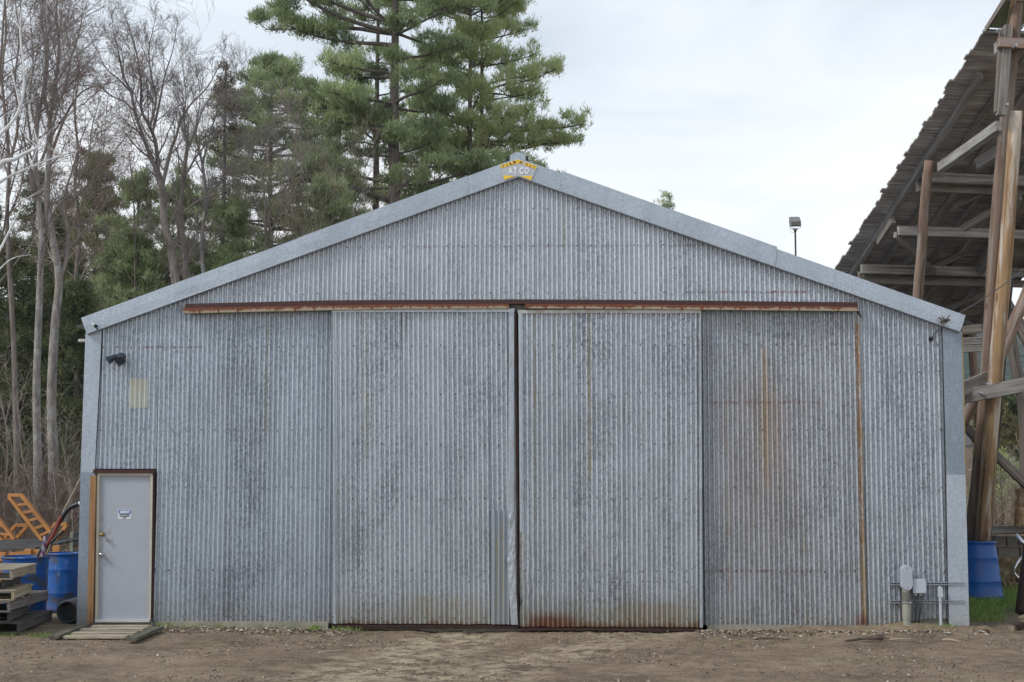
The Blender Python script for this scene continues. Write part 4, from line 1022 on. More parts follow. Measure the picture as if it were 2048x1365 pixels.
# ================================================================== TIMBER RAMP ON THE RIGHT
RAMP=empty('timber_ramp',(9,6,0),0,'tall weathered timber ramp on log legs beside the right corner of the shed','ramp')
gw=wood('silver_grey_timber',(.33,.305,.275),(.085,.07,.06),.8); gw2=wood('pale_grey_timber',(.44,.42,.39),(.14,.12,.105),.8)
dw=wood('brown_grey_timber',(.31,.265,.225),(.09,.073,.06),.8); 
logM=wood('weathered_brown_log',(.34,.225,.155),(.075,.045,.032),.6,worn=(.30,.255,.22)); newM=wood('honey_log',(.48,.31,.16),(.15,.080,.040),.7,worn=(.60,.53,.45))
dkl=wood('dark_creosote_log',(.055,.038,.028),(.018,.013,.011),.5); glog=wood('grey_brown_log',(.23,.19,.16),(.06,.045,.038),.5)
az,sl=R(12),R(26)
hd=Vector((-math.sin(az),math.cos(az),0)); U=hd*math.cos(sl)-Vector((0,0,math.sin(sl))); Vv=Vector((math.cos(az),math.sin(az),0)); Nn=Vv.cross(U).normalized()
O=at(1975,60,3.5); W=4.2; LN=9.8
def dk(px_,py_,off=0.0):                 # point where a sight line meets the plane 'off' below the deck
    d=ray(px_,py_); o=O-Nn*off; t=(o-CAM).dot(Nn)/d.dot(Nn); return CAM+d*t
# deck planks: one mesh, local X along the planks
g=G('deck_plank_wood'); v=g.obj(); x,y,z=g.xyz(v)[:3]; pid=g.m('FLOOR',g.m('DIVIDE',y,.125)); wn=g.white(pid)
vv=g.comb(g.add(g.mul(x,.9),g.mul(wn,50)),g.mul(y,24),g.mul(z,24)); a=g.noise(vv,1,5,.65,.3); st=g.noise(g.scale(v,(.8,1.6,1)),1,4,.65)
c=g.ramp(g.sat(g.add(g.mul(a,.6),g.mul(st,.4))),[(.3,(.05,.042,.038)),(.46,(.24,.205,.18)),(.66,(.60,.54,.48))])
c=g.mix(g.mul(wn,.45),c,(.14,.105,.09)); c=g.mix(g.mul(g.sstep(st,.6,.75),.4),c,(.22,.17,.10))
g.bump(a,.4,.008); deckM=g.fin(c,.85)
mb=MB(); k=0; s=0.0
while s<LN:
    e0=-.05+rng.uniform(-.028,.028)+(rng.random()<.10)*-.04; e1=W+rng.uniform(-.05,.05); sag=rng.uniform(-.006,.006)
    tw_=rng.uniform(-.010,.010); mb.add([(e0,s+.004,sag),(e1,s+.004,sag),(e1,s+.119,sag+tw_),(e0,s+.119,sag+tw_),(e0,s+.004,sag+.03),(e1,s+.004,sag+.03),(e1,s+.119,sag+.03+tw_),(e0,s+.119,sag+.03+tw_)],[(0,3,2,1),(4,5,6,7),(0,1,5,4),(1,2,6,5),(2,3,7,6),(3,0,4,7)]); s+=.125
M4=Matrix((( Vv.x,U.x,Nn.x,O.x),(Vv.y,U.y,Nn.y,O.y),(Vv.z,U.z,Nn.z,O.z),(0,0,0,1)))
o=mb.build('deck',deckM,None); o.parent=RAMP; o.matrix_local=Matrix.Translation(-OFF[RAMP.name])@M4
# lower deck section seen behind the fascia (a step down)
mb=MB(); s=0
while s<3.0: mb.box((-.25+rng.uniform(-.03,.03),s+.003,0),(W*.9,s+.121,.035)); s+=.125
o=mb.build('deck',deckM,None); o.parent=RAMP
O2=O+U*LN-Nn*.28+Vv*.0; M5=M4.copy(); M5.translation=O2; o.matrix_local=Matrix.Translation(-OFF[RAMP.name])@M5
def D(v_,s_,off): return O+Vv*v_+U*s_-Nn*off
def bm(a,b,w,h,M,nm='beam',up=None,**k): return beam(a,b,w,h,nm,M,RAMP,up=up or (0,0,1),**k)
# stringers under the planks
for i,(vv_,s0,s1,M) in enumerate(((.32,1.0,5.6,gw),(.30,5.3,LN,gw),(1.35,1.0,LN,dw),(2.35,.5,LN,dw),(3.3,.2,LN,dw),(4.0,.2,LN,dw))):
    bm(D(vv_,s0,.075),D(vv_,s1,.075),.10,.15,M,'stringer',up=Nn,seed=i)
for i,(v0,s0,v1,s1) in enumerate(((.4,8.6,2.3,6.2),(2.4,9.0,4.0,6.8),(1.4,4.6,3.2,2.4))): bm(D(v0,s0,.19),D(v1,s1,.19),.05,.12,dw,'cross_brace',up=Nn,seed=40+i)
bm(D(.85,.4,.07),D(.85,LN,.07),.06,.12,dw,'stringer',up=Nn,seed=51); bm(D(1.85,.4,.07),D(1.85,LN,.07),.06,.12,dw,'stringer',up=Nn,seed=52); bm(D(2.85,.4,.07),D(2.85,LN,.07),.06,.12,dw,'stringer',up=Nn,seed=53)
bm(D(.30,5.0,.24),D(.30,5.75,.24),.10,.18,dw,'splice_block',up=Nn,seed=3)
# plywood upper end with new lumber
gply=plain('green_plywood',(.20,.22,.12),.8,0,.2,5); nl=wood('new_lumber',(.55,.42,.25),(.36,.25,.13),1)
mb=MB(); mb.prism([tuple(D(-.02,-.02,-.03)),tuple(D(.62,-.02,-.03)),tuple(D(.62,-2.4,-.03)),tuple(D(-.02,-2.4,-.03))],tuple(Nn*.03)); mb.build('plywood_panel',gply,RAMP)
bm(D(-.03,-.0,.0),D(-.03,-2.4,.0),.04,.09,dw,'side_rail',up=Nn); bm(D(.10,-.75,.03),D(.36,-.0,.03),.09,.05,nl,'cleat',up=Nn); bm(D(-.02,-.75,.05),D(.5,-.78,.05),.03,.03,gw2,'cleat',up=Nn)
bm(D(-.08,.02,.02),D(.7,.0,.02),.05,.05,gw2,'end_board',up=Nn)
mb=MB(); q=smooth_path([D(.30,.02,.10),D(.42,-.15,.14),D(.50,-.5,.14),D(.52,-1.2,.14)]); mb.tube(q,.022,10); mb.build('white_pipe',plain('white_pvc',(.7,.72,.72),.4),RAMP,smooth=True)
mb=MB(); s=-2.4
while s<-.05: mb.box((.98+rng.uniform(-.02,.02),s+.003,0),(W+rng.uniform(-.04,.04),s+.121,.035)); s+=.125
o=mb.build('deck',deckM,None); o.parent=RAMP; o.matrix_local=Matrix.Translation(-OFF[RAMP.name])@M4
for i,(v_,s_) in enumerate(((3.95,.5),(3.95,5.2),(3.9,9.2),(.55,9.3))):
    p=D(v_,s_,.12); q=Vector((p.x+(.5 if v_>2 else -.1),p.y+.3,hgt(p.x,p.y)-.1)); beam(q,p,.26,0,'leg',logM,RAMP,round_=True,r2=.19,n=16,wob=.04,seed=70+i,segs=12)
# transverse beams below the stringers
def tbeam(px_,py_,off,len_,M,w=.10,h=.20,nm='beam',Yadd=0,seed=0,tilt=0):
    p=dk(px_,py_,off)+Vector((0,Yadd,0)); return bm(p,p+Vv*len_+Vector((0,0,tilt)),w,h,M,nm,seed=seed)
tbeam(1846,355,.32,4.2,gw,h=.19,seed=1); tbeam(1836,372,.30,4.2,dw,h=.18,seed=2,Yadd=.1); 
tbeam(1796,462,.55,4.6,gw2,h=.18,seed=3); tbeam(1722,538,.30,4.6,gw,h=.19,seed=4); tbeam(1736,558,.36,4.6,dw,h=.15,seed=5,Yadd=.2)
tbeam(1900,655,.40,1.4,gw,h=.17,seed=6,Yadd=0); 
bm(at(1990,97,3.2),at(2004,97,3.2),.14,.19,gw2,'beam',seed=31); 
bm(at(1996,86,2.95),at(2085,92,2.95),.15,.17,logM,'beam',seed=7)
bm(at(2016,52,3.0),at(2002,232,3.0),.14,.12,gw,'post',up=(0,1,0),seed=8)
bm(at(2002,60,3.05),at(1992,225,3.05),.05,.12,dw,'post',up=(0,1,0),seed=9)
# big braces between legs and deck
bm(dk(1881,336,.45),at(1999,252,3.4),.13,.17,gw2,'brace',seed=10); bm(dk(1955,330,.45),dk(2003,300,.5),.13,.2,gw,'brace',seed=11)
bm(dk(1722,545,.30),dk(1722,575,.50),.12,.15,dw,'post',up=(0,1,0))
# legs
def pole(a,Ya,b,Yb,w,w2,M,seed=0,nm='leg',wob=.05): 
    return beam(at(*a,Ya),at(*b,Yb),w,0,nm,M,RAMP,round_=True,r2=w2,n=18,wob=wob,seed=seed,segs=14)
pole((1940,1120),5.2,(2038,-40),2.9,.27,.19,logM,1)
pole((1963,1108),4.9,(2033,222),3.1,.27,.21,newM,2,wob=.02)
pole((1832,640),7.4,(1858,322),6.1,.20,.17,logM,3)
pole((1972,1075),6.6,(2016,560),6.3,.20,.18,dkl,4); pole((2046,800),7.4,(2000,560),7.6,.21,.17,glog,5); pole((2058,1060),7.2,(2044,780),7.4,.22,.21,glog,12)
pole((1995,722),5.0,(2065,560),5.3,.23,.20,logM,6,'brace'); pole((2060,690),6.3,(1998,575),6.8,.22,.20,glog,7,'brace')
pole((1925,850),5.8,(1995,705),5.2,.20,.20,logM,15,'brace')
pole((2070,985),5.9,(1978,898),6.2,.19,.17,glog,8,'brace'); pole((1915,840),6.6,(1990,915),6.2,.17,.17,dkl,9,'brace')
# mid beams and the board in front
bm(at(1900,788,3.9),at(1982,748,4.35)+Vector((0,0,-.06)),.09,.24,gw,'beam',seed=12); bm(at(1900,800,4.2),at(2075,764,3.9),.08,.23,gw,'beam',seed=13)
bm(at(1900,664,6.6),at(1962,658,6.6),.12,.15,dw,'beam',seed=14); bm(at(1900,684,7.4),at(1962,682,7.4),.1,.14,gw,'beam'); bm(at(1915,699,7.0),at(1962,697,7.0),.1,.13,gw2,'beam'); pole((1968,693),7.8,(1930,655),7.8,.1,.1,glog,21,'brace')
bm(at(1955,1061,7.2),at(2090,1059,7.2),.2,.155,gw2,'sill_beam',seed=16)
for px_,py_,Y in ((1991,709,4.02),(2031,92,2.75),(1998,60,2.9),(2013,210,2.95),(1975,768,4.1),(1962,786,4.0)):
    mb=MB(); p=at(px_,py_,Y); mb.tube([p+Vector((0,.10,0)),p+Vector((0,-.05,0))],[.022,.022],10); mb.build('bolt_head',galS,RAMP)
bm(dk(1990,420,.42),dk(1905,470,.50),.08,.14,dw,'brace',seed=61); bm(dk(2040,395,.45),dk(1960,545,.34),.09,.14,gw,'brace',seed=62); bm(dk(1870,545,.42),dk(1790,470,.6),.07,.12,dw,'brace',seed=63)
# stub post standing on the sill, concrete blocks under it
p0=at(2050,1054,6.9); p1=at(2050,978,6.9); mb=MB(); mb.tube([p0,p1,p1+Vector((0,0,.05))],[.19,.185,.15],20)
tag(mb.build('log_stub',newM,None,origin=p0),'thick upright log stub cut off by the right edge, on the grey sill beam','log')
blockM=plain('old_concrete_block',(.20,.175,.15),.95,0,.25,7,.5)
bi=0
blk=None
for row,(py0,py1) in enumerate(((1096,1115),(1073,1094))):
    for k in range(3 if row else 2):
        x0=gx(1992,7.3)+(.0 if row==0 else -.05)+k*(.41 if row==0 else .22); w=.40 if row==0 else .21
        z0=at(1992,py1,7.3).z; z1=at(1992,py0,7.3).z
        mb=MB(); mb.box((x0,7.3,z0),(x0+w-.012,7.55,z1))
        o=mb.build('concrete_block',blockM,None,origin=(x0,7.3,z0),bevel=.008)
        tag(o,['left long block in the lower course under the grey sill beam','right long block in the lower course under the grey sill beam','left square block in the upper course under the grey sill beam','middle square block in the upper course under the grey sill beam','right square block in the upper course under the grey sill beam'][bi],'block','concrete blocks under the sill beam'); bi+=1
# chrome tube frame and dark leaning post at the frame edge, firewood
Yc=2.3
root=empty('tubular_frame',tuple(at(2040,1150,Yc)),0,'bent shiny steel tube frame at the right edge of the photo','tube frame')
mb=MB(); mb.tube([at(2032,1070,Yc),at(2062,1104,Yc)],.032,14); mb.build('tube',chrome,root,smooth=True)
mb=MB(); q=smooth_path([at(2060,1108,Yc+.1),at(2047,1112,Yc+.1),at(2033,1130,Yc),at(2029,1145,Yc),at(2033,1152,Yc),at(2042,1161,Yc)],6); mb.tube(q,.018,12); mb.build('tube',chrome,root,smooth=True)
mb=MB(); mb.tube([at(2034,1160,Yc),at(2052,1164,Yc)],.04,12); mb.build('foot_clamp',plain('rusty_clamp',(.10,.045,.03),.8,.2,.4,20),root)
mb=MB(); mb.tube([(at(2048,1226,.6)),at(2062,1090,1.0)],[.12,.10],16)
tag(mb.build('leaning_post',dkl,None,smooth=True,origin=at(2048,1226,.6)),'dark brown leaning post at the right edge of the yard','post')
fw=wood('split_firewood',(.30,.24,.17),(.08,.055,.04),1); 
for i,(a,b,w,lab) in enumerate((((2020,1258),(2030,1257),.08,'pale sawn block end, leftmost of the firewood at the right edge'),((2028,1252),(2070,1250),.055,'dark split log on top of the pale block at the right edge'),((2041,1240),(2068,1228),.07,'topmost split log of the firewood at the right edge'),((2040,1262),(2075,1258),.07,'lowest split log of the firewood at the right edge'))):
    o=beam(at(*a,-.3+.05*i),at(*b,-.1),w*1.3,w,'firewood',fw if i!=1 else dkl,None,seed=i,bev=.006); tag(o,lab,'firewood','firewood at the right edge')
# ================================================================== TREES
def bark(name,lo,hi,sc=1.0,lichen=None):
    g=G(name); P=g.pos(); n=g.noise(g.scale(P,(14*sc,14*sc,2.6*sc)),1,5,.7,.4); b=g.noise(P,1.3,3,.6)
    c=g.ramp(g.sat(g.add(g.mul(n,.75),g.mul(b,.25))),[(.34,lo),(.62,hi)])
    if lichen: c=g.mix(g.mul(g.sstep(g.noise(P,2.5,4,.7),.52,.62),.6),c,lichen)
    g.bump(n,.8,.03); return g.fin(c,.9)
barkP=bark('pine_bark',(.05,.040,.036),(.17,.14,.125)); barkG=bark('grey_maple_bark',(.11,.095,.085),(.34,.305,.275),1,(.40,.40,.37))
barkB=bark('brown_bark',(.08,.066,.058),(.27,.23,.205)); barkW=bark('white_birch_bark',(.50,.48,.46),(.78,.77,.76),.6)
twigM=plain('twig_brown',(.19,.16,.145),.9,0,.3,3); twigR=plain('twig_red_brown',(.25,.205,.18),.9,0,.3,3); twigG=plain('twig_grey',(.23,.205,.19),.9,0,.3,3); branchT=plain('dead_branch_tan',(.27,.225,.19),.9,0,.3,4)
def needle(name,lo,mid,hi):
    g=G(name); t=g.attr('tint'); c=g.ramp(t,[(0,lo),(.5,mid),(1,hi)])
    d=g.bsdf; g.put(d.inputs['Base Color'],c); d.inputs['Roughness'].default_value=.55; d.inputs['Specular IOR Level'].default_value=.3
    tr=g.t.nodes.new('ShaderNodeBsdfTranslucent'); g.put(tr.inputs[0],c); mx=g.t.nodes.new('ShaderNodeMixShader'); mx.inputs[0].default_value=.42
    g.t.links.new(d.outputs[0],mx.inputs[1]); g.t.links.new(tr.outputs[0],mx.inputs[2]); g.t.links.new(mx.outputs[0],g.out.inputs[0]); return g.mat
pineN=needle('pine_needles',(.18,.22,.105),(.38,.455,.235),(.62,.67,.38)); pineL=needle('light_pine_needles',(.27,.33,.13),(.48,.54,.26),(.64,.67,.39))
hemN=needle('hemlock_needles',(.055,.075,.035),(.14,.17,.078),(.25,.27,.135)); oliN=needle('olive_needles',(.12,.14,.06),(.23,.26,.11),(.36,.37,.17))
rustN=needle('brownish_cones_and_needles',(.09,.075,.05),(.17,.145,.085),(.26,.21,.13))
budM=plain('reddish_buds',(.32,.19,.15),.8,0,.3,5)

class Needles:
    def __init__(s): s.p=[];s.d=[];s.s=[];s.t=[]
    def put(s,p,d,sz,t): s.p.append((p.x,p.y,p.z)); s.d.append((d.x,d.y,d.z)); s.s.append(sz); s.t.append(t)
    def build(s,name,mat,parent,K=13,w=.012,spread=.75,seed=1,up=.25):
        if not s.p: return
        r=np.random.RandomState(seed); P=np.repeat(np.array(s.p),K,0); D=np.repeat(np.array(s.d),K,0); S=np.repeat(np.array(s.s),K)[:,None]
        N=len(P); J=r.randn(N,3); J/=np.linalg.norm(J,axis=1)[:,None]
        dr=D*.55+J*spread+np.array([0,0,up]); dr/=np.linalg.norm(dr,axis=1)[:,None]
        b=P+r.randn(N,3)*S*.28; tip=b+dr*S*(.55+.6*r.rand(N,1))
        wv=np.cross(dr,r.randn(N,3)); wv/=np.linalg.norm(wv,axis=1)[:,None]+1e-9; wv*=w*(.7+.6*r.rand(N,1))
        V=np.stack([b-wv,b+wv,tip],1).reshape(-1,3); T=np.repeat(np.clip(np.repeat(np.array(s.t),K)+r.randn(N)*.12,0,1),3)
        return from_np(name,V,np.arange(N*3).reshape(N,3),mat,parent,attr=T)

def rv(r): return Vector((r.gauss(0,1),r.gauss(0,1),r.gauss(0,1))).normalized()
def pine(name,px_,Y,topz,r0,label,cat='pine tree',group=None,z0=None,crown0=.3,L=lambda t,side:3.0,nw=26,per=4,mat=None,bmat=None,seed=1,tsz=.26,dens=1.0,K=9,w=.0155,lean=(0,0),up=.20,droop=.0,sub=9,twin=None,only_above=0,flatpad=1.0,gap=.12,pads=True,keys=()):
    r=random.Random(seed); x0=gx(px_,Y); z0=hgt(x0,Y)-.2 if z0 is None else z0; root=empty(name,(x0,Y,z0+.2),0,label,cat,group)
    H=topz-z0; tr=[];rad=[]; n=16
    for i in range(n+1):
        t=i/n; tr.append(Vector((x0+lean[0]*t+.12*noise.noise(Vector((t*3,seed,0))),Y+lean[1]*t+.12*noise.noise(Vector((t*3,seed,9))),z0+H*t))); rad.append(r0*(1-t)**.8+.015)
    mb=MB(); mb.tube(tr,rad,12); mb.build('trunk',bmat or barkP,root,smooth=True)
    def tp(t): f=t*n; i=min(int(f),n-1); return tr[i].lerp(tr[i+1],f-i)
    LB=MB(); ND=Needles()
    for wl in range(nw):
        t=crown0+(1-crown0)*(wl+r.random()*.8)/nw; 
        if t>.985: t=.985
        if r.random()<gap and wl<nw-1: continue
        b=tp(t); a0=r.random()*6.28; k=per+(r.random()<.4)
        jobs=[(b,a0+6.283*q/k+r.uniform(-.4,.4),None) for q in range(k)]
        if wl==nw-1: jobs+= [(tp((at(1024,kp[0],Y).z-z0)/H),(0 if kp[1]>0 else math.pi)+r.uniform(-.25,.25),kp[2]) for kp in keys]
        for b,a,KL in jobs:
            d=Vector((math.cos(a),math.sin(a),0)); Lm=KL or L(t,d.x)*(.55+.62*r.random())
            if Lm<.25: continue
            bb=b+Vector((0,0,r.uniform(-.25,.25)))
            rise=up+r.uniform(-.16,.14); pts=[bb.copy()]; m=8; p=bb.copy(); dd=(d+Vector((0,0,rise-.04-droop))).normalized()
            for i in range(m):
                dd=(dd+Vector((0,0,.008+(.045 if i>4 else 0)-droop*.15))+rv(r)*.11).normalized(); p=p+dd*(Lm/m); pts.append(p.copy())
            rb=max(.016,min(.085,.017*Lm+.010)*(r0/.28)**.5); LB.tube(pts,[rb*(1-.8*i/m)+.006 for i in range(m+1)],6,False)
            tb=r.uniform(.15,.75)   # natural colour differs from bough to bough
            ns=max(3,int(sub*.80*Lm/3.0)) if pads else max(4,int(sub*Lm/3.0))
            for sidx in range(ns):
                u=.30+.70*(sidx+r.random())/ns; f=u*m; i=min(int(f),m-1); bp=pts[i].lerp(pts[i+1],min(1,f-i)); ax=(pts[i+1]-pts[i]).normalized()
                side=1 if sidx%2 else -1; lat=Vector((-ax.y,ax.x,0))*side; sl_=Lm*.34*(1.15-u*.75)*(.6+.8*r.random())
                sd=(lat*.9+ax*.6+Vector((0,0,.18*flatpad+r.uniform(-.12,.2)))).normalized(); p2=bp.copy(); sp=[p2.copy()]; mm=5
                for j in range(mm): sd=(sd+Vector((0,0,.06-droop*.2))+rv(r)*.16).normalized(); p2=p2+sd*sl_/mm; sp.append(p2.copy())
                LB.tube(sp,[.010*(1-.14*j)+.002 for j in range(mm+1)],4,False)
                if pads:      # needles sit in irregular flat clumps at the ends of side branches
                    c=sp[-1] if r.random()<.7 else sp[3]; rx=r.uniform(.18,.42)*(.8+.10*min(Lm,4)); ry=rx*r.uniform(.45,.9); rz=r.uniform(.10,.22); th=r.random()*6.28; tc=tb+r.uniform(-.15,.15)
                    nt=int(31*dens*rx*ry/.10)+5
                    for j in range(nt):
                        a_=r.random()*6.28; rr_=math.sqrt(r.random()); X=math.cos(a_)*rr_*rx; Y2=math.sin(a_)*rr_*ry
                        q0=c+Vector((X*math.cos(th)-Y2*math.sin(th),X*math.sin(th)+Y2*math.cos(th),r.gauss(0,.6)*rz+.10*(1-rr_)-.05))+rv(r)*.05
                        ND.put(q0,Vector((X*math.cos(th)-Y2*math.sin(th),X*math.sin(th)+Y2*math.cos(th),.45)).normalized(),tsz*(.6+.5*r.random()),tc+r.uniform(-.15,.15))
                else:
                    nt=max(3,int(sl_/.078*dens))
                    for j in range(nt):
                        v_=.2+.8*j/nt+r.random()*.1; f2=min(.999,v_)*mm; ii=int(f2); q0=sp[ii].lerp(sp[ii+1],f2-ii)
                        q0=q0+Vector((r.gauss(0,.12),r.gauss(0,.12),r.gauss(.03,.085)-droop*.06))
                        ND.put(q0,(sd+Vector((0,0,.25))).normalized(),tsz*(.7+.6*r.random()),tb+r.uniform(-.22,.22))
            ND.put(pts[-1],dd,tsz,tb)
    # leader
    for i in range(14): ND.put(tp(.97+.03*r.random())+rv(r)*.1,Vector((0,0,1)),tsz,.5)
    LB.build('limbs',bmat or barkP,root,smooth=True); ND.build('crown',mat or pineN,root,K=K,w=w,seed=seed,spread=.6 if pads else .75)
    return root

def grow(mb,p,d,L,r0,o,mx,r,C,ends=None):
    n=C['n'][o]; pts=[p.copy()]; rad=[r0]; q=p.copy(); dd=d.copy(); endr=r0*C['tap'][o]
    for i in range(n):
        dd=(dd+rv(r)*C['wob'][o]+Vector((0,0,C['up'][o]))).normalized(); q=q+dd*(L/n); pts.append(q.copy()); rad.append(r0+(endr-r0)*(i+1)/n)
    mb[min(o,1)].tube(pts,rad,C['k'][o],False)
    if o>=mx:
        if ends is not None: ends.append(q)
        return
    nc=C['nc'][o]; nc=int(nc+r.random()) 
    for c in range(nc):
        u=C['st'][o]+(1-C['st'][o])*(c+r.random()*.9)/nc; u=min(u,.999); f=u*n; i=int(f); b=pts[i].lerp(pts[i+1],f-i); ax=(pts[i+1]-pts[i]).normalized()
        pr=ax.cross(rv(r)).normalized(); an=R(C['an'][o]+r.uniform(-14,14)); nd=(ax*math.cos(an)+pr*math.sin(an)).normalized()
        rr=(rad[i]+(rad[i+1]-rad[i])*(f-i)); grow(mb,b,nd,L*C['lr'][o]*(1.15-.55*(u-C['st'][o])/(1-C['st'][o]+.01))*(.75+.5*r.random()),max(.0042,rr*C['rr'][o]),o+1,mx,r,C,ends)
    return
BARE=dict(n=[12,7,5,4,3],wob=[.045,.12,.16,.2,.2],up=[.02,.09,.06,.04,.03],tap=[.25,.25,.3,.4,.5],k=[10,6,4,3,3],nc=[11,6,5,4,0],st=[.42,.22,.15,.1,0],an=[34,38,42,42,40],lr=[.42,.46,.46,.48,.5],rr=[.5,.5,.55,.6,.6])
def bare(name,px_,Y,topz,r0,label,group,seed,C=None,bm_=None,tm=None,lean=(0,0),cat='bare tree',z0=None,mx=4,buds=0,**kw):
    r=random.Random(seed); C=dict(C or BARE); C.update(kw); x0=gx(px_,Y); zz=(hgt(x0,Y) if z0 is None else z0)-.15
    root=empty(name,(x0,Y,zz+.15),0,label,cat,group); mb=[MB(),MB()]; ends=[]
    H=topz-zz; d=Vector((lean[0],lean[1],1)).normalized(); grow(mb,Vector((x0,Y,zz)),d,H,r0,0,mx,r,C,ends)
    mb[0].build('trunk',bm_ or barkG,root,smooth=True); mb[1].build('crown',tm or twigM,root)
    if buds and ends:
        nd=Needles()
        for e in ends:
            if r.random()<buds: nd.put(e,Vector((0,0,1)),.05,.5)
        nd.build('buds',budM,root,K=3,w=.012,seed=seed)
    return root

def L_of(pts):   # table t -> (left, right)
    def fn(t,sx):
        for i in range(len(pts)-1):
            if t<=pts[i+1][0]:
                a,b=pts[i],pts[i+1]; u=(t-a[0])/(b[0]-a[0]+1e-9); l=a[1]+(b[1]-a[1])*u; rr=a[2]+(b[2]-a[2])*u; break
        else: l,rr=pts[-1][1],pts[-1][2]
        w=(sx+1)/2; base=min(l,rr,3.2)
        return l*(1-w)+rr*w if abs(sx)>.45 else base*.9
    return fn
G1='tall pines rising behind the shed'
ZT=lambda py,Y: at(1024,py,Y).z
# main pine: height table is fraction of full height
YA=30
def frac(py,Y,z0,top): return (ZT(py,Y)-z0)/(top-z0)
topA=25.5; z0A=hgt(-5,YA)-.2; fa=lambda py: frac(py,YA,z0A,topA)
pine('pine_tree',793,YA,topA,.30,'tallest dark green pine with a thick trunk right behind the left roof slope',group=G1,crown0=fa(405),
  L=L_of([(fa(420),3.6,3.4),(fa(330),4.2,2.8),(fa(270),2.6,1.7),(fa(200),4.8,2.0),(fa(150),3.6,2.2),(fa(80),6.0,2.8),(fa(0),5.6,3.4),(fa(-60),5.0,3.6),(1,.8,.8)]),keys=[(75,-1,5.4),(40,-1,5.2),(100,-1,4.2),(215,-1,4.6),(235,-1,3.4),(362,-1,3.9),(385,-1,2.6),(382,1,3.6),(335,1,3.0),(20,1,3.4),(110,1,2.6)],nw=19,per=4,seed=3,sub=11,lean=(-.25,0),tsz=.27,dens=1.15,gap=.14)
pine('pine_tree',747,YA+5,24.0,.20,'slimmer pine with its trunk just left of the thickest trunk',group=G1,crown0=.40,L=L_of([(0,2.2,1.6),(.7,2.8,2.0),(1,.5,.5)]),nw=16,per=4,seed=8,sub=8,gap=.2)
YC=33; topC=24.5; z0C=hgt(0,YC)-.2; fc=lambda py: frac(py,YC,z0C,topC)
pine('pine_tree',938,YC,topC,.15,'light green pine, left one of the pair with thin trunks right of the tallest pine',group=G1,crown0=fc(360),mat=pineL,
  L=L_of([(fc(360),3.2,2.2),(fc(260),2.6,2.8),(fc(160),2.0,2.2),(fc(0),2.4,2.2),(1,.6,.6)]),nw=15,per=4,seed=12,sub=9,dens=.85)
pine('pine_tree',962,YC+.8,topC-1.5,.14,'light green pine with long boughs reaching right, right one of the pair with thin trunks',group=G1,crown0=fc(350),mat=pineL,
  L=L_of([(fc(350),1.6,2.8),(fc(310),1.6,3.6),(fc(268),1.8,4.3),(fc(225),1.6,1.9),(fc(190),1.6,2.8),(fc(150),1.6,1.5),(fc(110),1.5,3.6),(fc(60),1.5,2.2),(fc(0),1.5,2.2),(1,.6,.6)]),keys=[(262,1,4.0),(282,1,3.5),(310,1,2.6),(345,1,2.3),(165,1,2.9),(130,1,2.2),(215,1,2.3),(70,1,2.0),(20,1,1.9)],nw=15,per=4,seed=19,sub=9,dens=.85,gap=.08)
pine('pine_tree',848,YA+9,20.2,.16,'pine filling the gap between the tallest trunk and the pair of thin trunks',group=G1,crown0=.38,L=L_of([(0,2.4,2.2),(.6,2.4,2.2),(1,.3,.3)]),nw=17,per=4,seed=27,sub=8)
YD=35; pine('pine_tree',532,YD,ZT(108,YD),.18,'pine left of the tallest one, with a feathery green top',group=G1,crown0=.26,
  L=L_of([(0,1.8,1.8),(.3,2.6,2.8),(.55,3.0,4.2),(.78,3.0,3.6),(.9,1.8,2.0),(1,.3,.3)]),nw=32,per=4,seed=33,sub=8,gap=.14,dens=1.0)
pine('pine_tree',650,26.5,ZT(345,26.5),.13,'low pine with dense olive foliage showing over the middle of the left roof slope',group=G1,crown0=.25,L=L_of([(0,1.6,2.2),(.6,1.3,2.2),(1,.3,.4)]),nw=12,per=4,seed=41,mat=pineN)
# dark conifers and brownish ones on the left
G2='conifers in the wood left of the shed'
pine('conifer_tree',437,31,ZT(120,31),.15,'thin brownish conifer with a spiky top, right of the forked bare tree',group=G2,crown0=.15,mat=rustN,dens=.75,L=L_of([(0,1.8,1.8),(.6,1.5,1.5),(.85,.8,.8),(1,.15,.15)]),nw=34,per=5,seed=44,sub=6,tsz=.17,up=.05,droop=.25,pads=False)
pine('conifer_tree',345,29,ZT(330,29),.14,'green conifer behind the forked bare tree',group=G2,crown0=.1,dens=.8,mat=pineN,L=L_of([(0,2.2,2.2),(.6,1.7,1.7),(1,.2,.2)]),nw=26,per=5,seed=46,sub=7,tsz=.2,droop=.1)
pine('conifer_tree',262,27,ZT(350,27),.15,'green conifer with a rounded top left of the forked bare tree',dens=.8,group=G2,crown0=.05,mat=pineN,L=L_of([(0,2.4,2.4),(.6,2.0,2.0),(1,.3,.3)]),nw=26,per=5,seed=47,sub=8,tsz=.22)
pine('conifer_tree',180,32,ZT(300,32),.16,'olive conifer behind the gap between the big bare tree and the forked one',group=G2,crown0=.05,mat=oliN,L=L_of([(0,2.6,2.6),(.6,2.0,2.0),(1,.3,.3)]),nw=26,per=5,seed=48,sub=8,tsz=.22)
hem=dict(mat=hemN,bmat=barkB,up=.05,droop=.32,pads=False,tsz=.22,sub=10,dens=1.1,K=12,w=.015,gap=.03)
